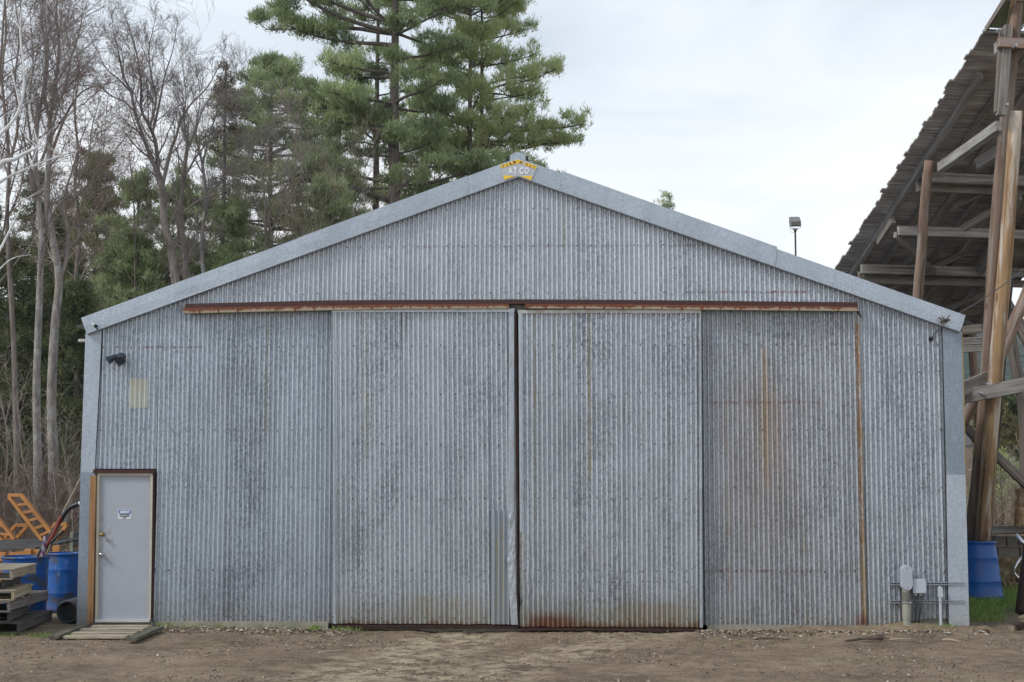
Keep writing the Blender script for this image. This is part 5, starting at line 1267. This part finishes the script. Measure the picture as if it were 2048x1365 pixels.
for px_,Y,py,seed,w_,lab in ((8,24,470,51,2.9,'dark hemlock at the left edge, behind the pale trunk'),(92,27,420,52,3.0,'dark hemlock behind the two pale trunks'),(150,23,560,53,2.4,'dark hemlock nearest to the left wall of the shed'),(52,33,330,54,3.0,'tall hemlock farthest back at the left edge'),(215,31,430,55,2.6,'dark hemlock behind the left end of the roof'),(118,38,380,56,3.2,'hemlock deep in the wood between the pale trunks and the shed'),(-45,28,380,57,3.0,'hemlock whose right half shows at the left edge')):
    pine('hemlock_tree',px_,Y,ZT(py,Y),.15,lab,'conifer','hemlocks in the wood left of the shed',crown0=.04,L=L_of([(0,w_,w_),(.5,w_*.8,w_*.8),(1,.25,.25)]),nw=30,per=5,seed=seed,**hem)
pine('hemlock_tree',455,26,ZT(395,26),.11,'ragged conifer just over the left roof slope, below the spiky brownish one','conifer','hemlocks in the wood left of the shed',crown0=.1,L=L_of([(0,2.0,2.0),(.6,1.5,1.5),(1,.2,.2)]),nw=24,per=4,seed=61,mat=pineN,tsz=.2,gap=.1)
pine('hemlock_tree',590,29,ZT(415,29),.11,'low ragged conifer over the roof between the spiky brownish one and the tallest pine','conifer','hemlocks in the wood left of the shed',crown0=.1,L=L_of([(0,2.0,2.0),(.6,1.5,1.5),(1,.2,.2)]),nw=22,per=4,seed=62,mat=oliN,tsz=.2,gap=.1)
pine('pine_tree',1345,60,ZT(390,60),.08,'tip of a distant pine poking over the right roof slope',group=None,crown0=.55,L=L_of([(0,1.0,1.0),(.85,.75,.6),(1,.2,.1)]),nw=22,per=4,seed=73,sub=7,tsz=.26,K=9,w=.018,pads=False)

# bare hardwoods
G3='bare trees in the wood left of the shed'
def T(px_,Y,py,r0,label,seed,**k): return bare('bare_tree',px_,Y,ZT(py,Y),r0,label,G3,seed,**k)
TW=dict(n=[8,6,5,4,3],wob=[.12,.15,.17,.16,.15],up=[.03,.06,.04,.03,.02],tap=[.3,.25,.35,.45,.5],k=[8,5,3,3,3],nc=[6,6,5,3,0],st=[.2,.15,.12,.15,0],an=[40,46,48,46,40],lr=[.5,.58,.58,.58,.5],rr=[.5,.55,.55,.6,.6])
def guided(label,Y,base,limbs,seed,bm_=None,tm=None,spread=2.0,every=.42,mx=4,C=None,buds=0,free=.25,name='bare_tree',group=G3):
    """main stems follow measured paths; side branches and twigs are grown on them"""
    r=random.Random(seed); C=C or TW; bx=at(base[0],base[1],Y).x; bz=hgt(bx,Y); root=empty(name,(bx,Y,bz),0,label,'bare tree',group); mt=MB(); mc=[MB(),MB()]; ends=[]
    for li,(pts,r0,r1,dY) in enumerate(limbs):
        q=smooth_path(P3(pts,Y if li==0 else Y,Y+dY),5)
        if li==0: q=[Vector((q[0].x,Y,bz-.2))]+q
        n=len(q); rad=[r0+(r1-r0)*(i/(n-1))**.8 for i in range(n)]; (mt if li==0 else mc[0]).tube(q,rad,10 if r0>.05 else 7,False)
        acc=0; tot=sum((q[i+1]-q[i]).length for i in range(n-1)); s_=0
        for i in range(n-1):
            d=(q[i+1]-q[i]); l=d.length; s_+=l; acc+=l
            if acc<every*(1.5 if rad[i]>.07 else 1) or s_/tot<(.62 if li==0 else free*.5): continue
            acc=0; ax=d.normalized(); pr=ax.cross(rv(r)).normalized(); an=R(r.uniform(28,58)); nd=(ax*math.cos(an)+pr*math.sin(an)+Vector((0,0,.12))).normalized()
            grow(mc,q[i],nd,spread*(1.15-.6*s_/tot)*(.5+.8*r.random()),max(.012,min(.035,rad[i]*.5)),1,mx,r,C,ends)
        grow(mc,q[-1],(q[-1]-q[-2]).normalized(),spread*.6,max(.01,rad[-1]),1,mx,r,C,ends)
    mt.build('trunk',bm_ or barkG,root,smooth=True); tw=MB(); mc[0].v+= []; 
    b=len(mc[0].v); mc[0].v.extend(mc[1].v); mc[0].f.extend([tuple(b+i for i in f) for f in mc[1].f]); mc[0].m.extend(mc[1].m)
    mc[0].build('crown',tm or twigM,root)
    if buds and ends:
        nd=Needles(); [nd.put(e,Vector((0,0,1)),.06,.5) for e in ends if r.random()<buds]; nd.build('buds',budM,root,K=3,w=.012,seed=seed)
    return root
guided('pale straight trunk nearest the orange frames, leaning slightly left',17,(75,1010),[
 ([(75,1015),(75,900),(73,780),(77,650),(80,560),(83,480),(77,400),(71,330),(74,250)],.125,.055,0),
 ([(77,400),(66,370),(54,312),(62,285),(56,240),(50,190),(44,120),(40,50),(44,-30)],.05,.015,-.8),
 ([(74,250),(86,180),(92,110),(84,40),(90,-30)],.05,.015,.5),([(80,330),(96,286),(112,229),(134,152),(142,110),(128,50)],.045,.012,-.5),([(83,480),(110,420),(150,380),(185,345)],.035,.010,-.6),([(74,260),(60,200),(66,120),(60,30)],.04,.012,.6)],101,tm=twigM,spread=1.7)
guided('thickest pale grey trunk just right of the straight one, mottled with lichen',19,(108,990),[
 ([(108,1000),(106,900),(103,790),(110,650),(118,560),(104,470),(94,400),(98,320),(100,240)],.16,.07,0),
 ([(100,240),(110,170),(118,100),(112,30),(118,-30)],.07,.02,.6),([(98,320),(120,260),(140,215),(170,180),(215,168)],.05,.014,-1.0),([(100,240),(88,190),(96,120),(90,40)],.06,.015,-.6),([(110,170),(140,120),(160,60),(165,20)],.04,.012,.8),([(118,560),(132,520),(136,470),(128,400),(145,340),(160,290)],.07,.02,.8),([(145,340),(180,300),(205,270)],.03,.01,.6)],102,tm=twigR,spread=1.9,buds=.4)
guided('dark many-stemmed bare tree at the left edge',20.5,(35,1000),[
 ([(35,1010),(32,850),(28,700),(20,560),(14,440),(18,330),(10,230)],.10,.045,0),([(10,230),(4,150),(12,60),(8,-30)],.05,.02,.5),([(18,330),(36,250),(30,160),(38,80),(30,0)],.05,.015,-.5),([(14,440),(40,380),(52,320),(70,250)],.04,.012,.9)],103,bm_=barkB,tm=twigR,buds=.3,spread=1.8)
T(-40,21,-20,.10,'bare tree outside the left edge whose twigs reach into the photo',104,bm_=barkB,tm=twigM,mx=4,C=dict(BARE,nc=[12,7,6,4,0],an=[48,44,44,42,40],up=[.02,.05,.04,.04,.03]))
guided('slim bare tree with reddish twigs right of the thickest trunk',24,(160,900),[
 ([(160,900),(158,700),(152,560),(160,460),(150,380),(156,300)],.09,.045,0),([(156,300),(150,220),(158,140),(150,80)],.04,.012,.5),([(150,380),(175,320),(185,250),(200,200)],.035,.010,-.6),([(160,460),(190,420),(215,380)],.03,.01,.5)],105,bm_=barkB,tm=twigR,buds=.6,spread=1.8)
FT=dict(TW,an=[30,32,38,40,38],up=[.05,.09,.07,.05,.03],nc=[6,6,5,3,0])
guided('forked bare tree with a fan of dark twigs against the sky, left of the pines',22,(357,640),[
 ([(358,640),(350,560),(342,500),(328,440),(325,385),(316,350)],.135,.10,0),
 ([(316,350),(300,310),(285,270),(270,225),(262,185),(246,150),(238,110),(228,70)],.075,.014,-.5),
 ([(316,350),(312,290),(300,255),(283,220),(282,170),(276,120),(264,75),(255,45)],.07,.014,.6),
 ([(305,265),(314,230),(322,190),(330,150),(343,110),(350,80)],.045,.012,.9),([(325,370),(342,300),(352,275),(362,240),(385,205),(415,175),(436,135)],.06,.012,-.8),
 ([(262,185),(238,160),(215,140),(200,115)],.03,.010,-.8),([(275,230),(250,205),(218,190),(196,165)],.03,.010,-1.2),([(300,255),(312,200),(302,150),(298,100),(306,60)],.04,.012,.3)],111,bm_=barkB,tm=twigM,spread=1.25,every=.30,C=FT)
guided('bare tree right of the forked one with pale grey ascending limbs',24,(372,640),[
 ([(375,640),(372,560),(368,500),(362,430),(366,360),(374,300)],.10,.06,0),([(374,300),(392,260),(405,220),(430,185),(450,150)],.045,.012,.5),([(366,360),(395,310),(430,270),(460,240),(500,225)],.045,.012,-.6),([(374,300),(368,240),(372,190),(366,140)],.04,.012,.6),([(362,430),(400,400),(450,380),(500,345),(560,330)],.035,.010,-.8)],113,bm_=barkB,tm=twigG,spread=1.6,every=.36,C=FT)
guided('bare tree with wide grey limbs in front of the spiky conifer',25.5,(410,640),[
 ([(412,640),(408,560),(404,480),(412,400),(405,330)],.085,.05,0),([(405,330),(420,270),(440,210),(470,165)],.04,.012,.5),([(412,400),(450,350),(490,300),(520,270)],.035,.010,-.6),([(405,330),(392,270),(400,200),(395,150)],.035,.010,-.6)],114,tm=twigG,bm_=barkG,spread=1.7,C=FT)
T(250,26,300,.06,'small bare tree low behind the left end of the roof',115,tm=twigR,bm_=barkB,buds=.5,C=dict(BARE,nc=[12,8,6,4,0],st=[.25,.2,.1,.1,0]))
BU=dict(BARE,st=[.12,.1,.1,.1,0],nc=[13,7,5,3,0],an=[28,28,32,32,30])
T(655,24,362,.06,'small twiggy brown tree above the roof, left of the tallest pine trunk',116,tm=twigR,bm_=barkB,C=BU,buds=.4)
T(700,26,378,.06,'twiggy brown bush-like tree above the roof, nearest to the tallest pine trunk',117,tm=twigM,bm_=barkB,C=BU)
T(615,27,392,.06,'twiggy brown tree above the roof, right of the low ragged conifer',118,tm=twigR,bm_=barkB,C=BU,buds=.4)
T(500,28,320,.09,'bare tree with tangled grey twigs above the middle of the left roof slope',119,C=dict(FT,n=[12,8,6,4,3],st=[.3,.2,.1,.1,0],nc=[11,7,6,4,0],an=[40,40,40,40,40]),tm=twigG,bm_=barkB)
0 and T(210,25,330,.07,'small reddish bare tree between the big ones and the roof corner',120,tm=twigR,bm_=barkB,buds=.5,C=dict(BARE,nc=[12,8,6,4,0],st=[.25,.2,.1,.1,0]))
# leaning birch limbs entering from the left edge
root=empty('birch_tree',(gx(-120,12),12,hgt(-9,12)),0,'white birch limbs reaching in from the left edge','birch tree')
mb=MB()
def limb(pts,r0,r1,Y0,Y1): q=smooth_path(P3(pts,Y0,Y1),5); n=len(q); mb.tube(q,[r0+(r1-r0)*i/(n-1) for i in range(n)],8,False)
limb([(-120,1085),(-110,760),(-70,520),(-10,345),(30,318),(75,295)],.13,.03,12,12.5); mb.build('trunk',barkW,root,smooth=True)
mb=MB(); limb([(-60,420),(0,365),(60,335),(120,312),(160,300)],.045,.006,12.2,12.8); limb([(-40,300),(10,260),(40,215),(48,150),(40,60),(48,-20)],.05,.012,12,12.3); limb([(-60,620),(-10,520),(25,450),(50,400)],.04,.010,12.1,12.4)
limb([(40,215),(30,170),(15,120)],.02,.006,12,12.2); limb([(60,335),(75,290),(62,240),(60,200)],.016,.004,12.4,12.6); limb([(-20,560),(20,520),(60,510)],.02,.005,12,12.5)
r=random.Random(5)
for i in range(60):
    a=r.choice([(60,335),(120,312),(40,215),(48,150),(40,60),(75,295),(50,400)]); x_,y_=a; dx=r.uniform(-40,45); dy=r.uniform(-50,25); limb([(x_,y_),(x_+dx*.5+r.uniform(-6,6),y_+dy*.5),(x_+dx,y_+dy)],.007,.003,12.3,12.3+r.uniform(-.6,.6))
mb.build('limbs',barkW,root,smooth=True)
# small saplings and brush in front of the wood
G4='saplings along the edge of the wood'
SP=dict(BARE); SP.update(n=[9,5,4,3,3],nc=[8,4,3,0,0],st=[.2,.2,.1,.1,0],an=[38,40,40,40,40],wob=[.14,.2,.2,.2,.2],lr=[.42,.45,.5,.5,.5],rr=[.55,.55,.6,.6,.6])
k=0
labs=['thin tan sapling stem between the pale trunks and the shed','crooked sapling close to the left wall of the shed','sapling with tangled stems at the left edge of the photo','small sapling left of the straight pale trunk','low sapling behind the tallest orange frame','slender sapling leaning right towards the shed corner','sapling just behind the small orange frame on the right','bushy sapling between the two pale trunks','short sapling behind the loading platform']
for px_,Y,py,r0 in ((118,13,720,.022),(150,11.5,860,.016),(6,14,700,.022),(40,13,800,.018),(70,12,900,.014),(135,12.5,800,.018),(112,10.5,960,.012),(90,14,760,.02),(25,11,960,.012)):
    bare('sapling',px_,Y,ZT(py,Y),r0,labs[k],G4,200+k,C=SP,bm_=branchT,tm=branchT,lean=(.12*(-1)**k,0),cat='sapling',mx=3); k+=1
# tangled undergrowth nobody could count
def brush(name,x0,x1,y0,y1,n,h,label,mat,seed,zr=0.0):
    r=random.Random(seed); mb=MB()
    for i in range(n):
        x=r.uniform(x0,x1); y=r.uniform(y0,y1); p=Vector((x,y,hgt(x,y)-.05)); d=(Vector((0,0,1))+rv(r)*.55).normalized(); pts=[p.copy()]; L_=h*(.3+r.random())
        for j in range(5): d=(d+rv(r)*.35+Vector((0,0,-.06))).normalized(); p=p+d*L_/5; pts.append(p.copy())
        mb.tube(pts,[.008,.007,.006,.005,.004,.003],3,False)
    return tag(mb.build(name,mat,None),label,'undergrowth',kind='stuff')
brush('undergrowth',-17,-6.3,11,20,3600,1.9,'tangled reddish-brown undergrowth at the foot of the wood on the left',plain('brush_reddish',(.15,.105,.085),.9,0,.3,2),301)
brush('right_undergrowth',8.2,16,8.5,20,1500,1.5,'tangled tan undergrowth behind the timber ramp',plain('brush_tan',(.30,.235,.16),.9,0,.3,2),302)
# deep wood behind: one dense far mass
nd=Needles(); r=random.Random(77)
for i in range(15000):
    x=r.uniform(-34,-7); y=r.uniform(38,50); z=hgt(x,y)+abs(r.gauss(0,1))*3.6
    if z>9.5 and r.random()<.9: continue
    nd.put(Vector((x,y,z)),Vector((0,0,1)),.62,r.uniform(.0,.9))
tag(nd.build('distant_wood',hemN,None,K=9,w=.05,seed=5),'dense dark wood far behind the trunks on the left','wood',kind='stuff')
nd=Needles()
for i in range(3800):
    x=r.uniform(-26,-8.5); y=r.uniform(26,36); z=hgt(x,y)+r.uniform(0,1)**1.6*5.0; nd.put(Vector((x,y,z)),Vector((0,0,1)),.45,r.uniform(.0,1))
tag(nd.build('woodland_understorey',hemN,None,K=9,w=.035,seed=6),'dark evergreen understorey behind the trunks on the left','wood',kind='stuff')

# right background: slope, shrubs, conifer, house, hills
pine('fir_tree',2046,66,ZT(772,66),.2,'dark green fir on the slope at the right edge, beyond the ramp','fir tree',crown0=.05,L=L_of([(0,2.6,2.6),(.6,1.7,1.7),(1,.2,.2)]),nw=30,per=6,seed=81,mat=hemN,tsz=.4,K=12,w=.03,droop=.2,sub=8)
pine('young_fir',1992,24,ZT(905,24),.05,'small bright green fir behind the legs of the ramp','fir tree',crown0=.05,L=L_of([(0,.8,.8),(1,.1,.1)]),nw=18,per=5,seed=82,mat=pineL,tsz=.15,K=11,sub=6)
pine('young_fir',2030,27,ZT(935,27),.05,'small green fir at the right edge above the grey sill beam','fir tree',crown0=.05,L=L_of([(0,1.0,1.0),(1,.1,.1)]),nw=18,per=5,seed=83,mat=pineN,tsz=.16,K=11,sub=6)
k=0
for px_,Y,py,r0,lab in ((2003,15,930,.02,'thin whitish sapling left of the log stub'),(2022,16,915,.02,'tall whitish sapling just left of the log stub'),(1982,17,950,.018,'whitish sapling close to the dark ramp leg'),(2040,18,900,.02,'whitish sapling behind the log stub')):
    bare('sapling',px_,Y,ZT(py,Y),r0,lab,'saplings behind the ramp',230+k,C=SP,bm_=branchT,tm=branchT,cat='sapling',mx=3,wob=[.05,.2,.2,.2,.2]); k+=1
for px_,Y,py,sd,lab in ((1985,50,830,91,'yellowish budding tree on the slope left of the house'),(2020,48,850,92,'pale budding tree in front of the house'),(1965,60,790,93,'olive budding tree on the slope seen between the ramp legs'),(2010,75,800,94,'greenish budding tree behind the house')):
    x0=gx(px_,Y); z0=hgt(x0,Y); root=empty('budding_tree',(x0,Y,z0),0,lab,'tree','budding trees on the slope beyond the ramp'); rr=random.Random(sd); mb=[MB(),MB()]; ends=[]
    grow(mb,Vector((x0,Y,z0-.1)),Vector((0,0,1)),ZT(py,Y)-z0,.10,0,3,rr,dict(BARE,st=[.2,.2,.1,.1,0]),ends); mb[0].build('trunk',barkG,root,smooth=True); mb[1].build('branches',twigG,root)
    nd=Needles(); [nd.put(e+rv(rr)*.2,Vector((0,0,1)),.28,rr.random()) for e in ends for _ in range(2)]; nd.build('crown',needle('bud_leaf_%d'%sd if 0 else 'spring_bud_leaves',(.12,.11,.05),(.20,.18,.08),(.32,.28,.15)),root,K=6,w=.03,seed=sd)
# house
Yh_=95; a=at(1992,905,Yh_); b=at(2022,905,Yh_); zb_=a.z-1.2; root=empty('distant_house',((a.x+b.x)/2,Yh_,zb_),0,'distant white house with a dark grey roof, seen between the ramp legs','house')
ze=at(2000,887,Yh_).z; zr_=at(2000,856,Yh_).z; w0,w1=a.x-.6,b.x+.9
mb=MB(); mb.box((w0,Yh_,zb_),(w1,Yh_+7,ze)); mb.prism([(w1-.01,Yh_,ze),(w1-.01,Yh_+3.5,zr_-.1),(w1-.01,Yh_+7,ze)],(-.2,0,0)); mb.build('wall',plain('white_clapboard',(.55,.56,.58),.8),root)
mb=MB(); mb.prism([(w0-.4,Yh_-.5,ze-.1),(w0-.4,Yh_+3.5,zr_),(w0-.4,Yh_+7.5,ze-.1)],(w1-w0+.7,0,0)); mb.build('roof',plain('slate_roof',(.11,.115,.13),.8),root)
mb=MB(); x_=gx(2005,Yh_); mb.box((x_-.18,Yh_+1,zr_-1.4),(x_+.18,Yh_+1.5,at(2005,851,Yh_).z)); mb.build('chimney',plain('white_chimney',(.75,.75,.76),.7),root)
mb=MB()
for q in (.25,.55,.8): xx=w0+(w1-w0)*q; mb.box((xx-.3,Yh_-.03,ze-1.35),(xx+.3,Yh_+.02,ze-.35))
mb.build('windows',plain('dark_glass',(.03,.035,.045),.2),root)
# hills
V=[];nx_,ny_=150,70
for j in range(ny_+1):
    for i in range(nx_+1):
        x=-900+1900*i/nx_; y=230+ (1150-230)*j/ny_
        u=(x-170)/260; crest=60*math.exp(-u*u)*ss(230,620,y)*(1-ss(760,1150,y))+46*math.exp(-((x-620)/300)**2)*ss(260,700,y)+30*math.exp(-((x+420)/350)**2)*ss(260,640,y)
        crest+=9*noise.noise(Vector((x*.007,y*.006,0)))*ss(230,500,y)+5*abs(noise.noise(Vector((x*.03,y*.03,3))))*ss(230,420,y)+2.5*noise.noise(Vector((x*.12,y*.12,3)))*ss(230,420,y)
        V.append((x,y,2.5+crest))
FF=np.array([(j*(nx_+1)+i,j*(nx_+1)+i+1,(j+1)*(nx_+1)+i+1,(j+1)*(nx_+1)+i) for j in range(ny_) for i in range(nx_)])
g=G('wooded_hill'); P=g.pos(); n=g.noise(P,.02,5,.65); n2=g.vor(g.scale(P,(1,1,1.5)),.16)
c=g.ramp(n,[(.35,(.025,.045,.028)),(.5,(.06,.075,.045)),(.62,(.12,.085,.075)),(.75,(.10,.11,.06))]); c=g.mix(g.mul(g.sstep(n2,.2,.7),.5),c,(.02,.03,.02)); g.bump(n2,1.0,4.0)
o=from_np('hill',V,FF,g.fin(c,.95),smooth=True); tag(o,'wooded hill fading to blue beyond the ramp','hill',kind='structure')
# ================================================================== SKY AND LIGHT
w=bpy.data.worlds.new('World'); SC.world=w; w.use_nodes=True; nt=w.node_tree; nt.nodes.clear()
out=nt.nodes.new('ShaderNodeOutputWorld'); bgS=nt.nodes.new('ShaderNodeBackground'); bgC=nt.nodes.new('ShaderNodeBackground'); mx=nt.nodes.new('ShaderNodeMixShader')
sky=nt.nodes.new('ShaderNodeTexSky'); sky.sky_type='NISHITA'; sky.sun_disc=False
SUN_EL,SUN_AZ=R(42),R(242)     # azimuth clockwise from +Y: the sun stands behind the camera to the left
sky.sun_elevation=SUN_EL; sky.sun_rotation=SUN_AZ; sky.air_density=1.0; sky.dust_density=2.0
nt.links.new(sky.outputs[0],bgS.inputs[0]); bgS.inputs[1].default_value=.07
tc=nt.nodes.new('ShaderNodeTexCoord'); D_=tc.outputs['Generated']
def wm(op,a,b,clamp=False):
    n=nt.nodes.new('ShaderNodeMath'); n.operation=op; n.use_clamp=clamp
    for s,v in ((n.inputs[0],a),(n.inputs[1],b)):
        if isinstance(v,(int,float)): s.default_value=v
        else: nt.links.new(v,s)
    return n.outputs[0]
sep=nt.nodes.new('ShaderNodeSeparateXYZ'); nt.links.new(D_,sep.inputs[0]); X_,Y_,Z_=sep.outputs
mp=nt.nodes.new('ShaderNodeMapping'); nt.links.new(D_,mp.inputs[0]); mp.inputs['Scale'].default_value=(1.6,1.6,6.5); mp.inputs['Rotation'].default_value=(0,.12,0)
n1=nt.nodes.new('ShaderNodeTexNoise'); nt.links.new(mp.outputs[0],n1.inputs['Vector']); n1.inputs['Scale'].default_value=1.3; n1.inputs['Detail'].default_value=5; n1.inputs['Roughness'].default_value=.52; n1.inputs['Distortion'].default_value=.4
# thin overcast: whiter low down, greyer and bluer overhead
f=wm('ADD',wm('MULTIPLY',wm('SUBTRACT',n1.outputs[0],.5),1.8),wm('MULTIPLY',wm('SUBTRACT',.30,Z_),1.8)); f=wm('ADD',f,.50,True)
cr=nt.nodes.new('ShaderNodeValToRGB'); nt.links.new(f,cr.inputs[0]); e=cr.color_ramp.elements
e[0].position=.0; e[0].color=(.36,.425,.50,1); e[1].position=1.0; e[1].color=(.735,.745,.76,1); q=e.new(.35); q.color=(.44,.495,.56,1); q=e.new(.62); q.color=(.60,.64,.685,1)
nt.links.new(cr.outputs[0],bgC.inputs[0]); bgC.inputs[1].default_value=1.0
mx.inputs[0].default_value=.95; nt.links.new(bgS.outputs[0],mx.inputs[1]); nt.links.new(bgC.outputs[0],mx.inputs[2]); nt.links.new(mx.outputs[0],out.inputs[0])
sd=bpy.data.lights.new('sun','SUN'); sd.energy=1.5; sd.angle=R(14); sd.color=(1,.985,.96); so=bpy.data.objects.new('sun',sd); COL.objects.link(so)
sv=Vector((math.sin(SUN_AZ)*math.cos(SUN_EL),math.cos(SUN_AZ)*math.cos(SUN_EL),math.sin(SUN_EL))); so.rotation_euler=(-sv).to_track_quat('-Z','Y').to_euler(); so.location=(-10,-25,25)
vs=SC.view_settings; vs.view_transform='Standard'; vs.look='None'; vs.exposure=0.66; vs.gamma=1.0; vs.use_curve_mapping=False
SC.cycles.max_bounces=6; SC.cycles.diffuse_bounces=3; SC.cycles.transparent_max_bounces=4
# thin air between the yard and the hills
hz=bpy.data.materials.new('haze'); hz.use_nodes=True; t=hz.node_tree; t.nodes.clear(); ho=t.nodes.new('ShaderNodeOutputMaterial'); pv=t.nodes.new('ShaderNodeVolumePrincipled')
pv.inputs['Color'].default_value=(.80,.88,1.0,1); pv.inputs['Density'].default_value=.00018; pv.inputs['Anisotropy'].default_value=0.0; t.links.new(pv.outputs[0],ho.inputs['Volume'])
mb=MB(); mb.box((-960,-60,-2.5),(1060,1560,90)); tag(mb.build('haze',hz,None),'thin bluish haze between the yard and the far hills','haze',kind='stuff')
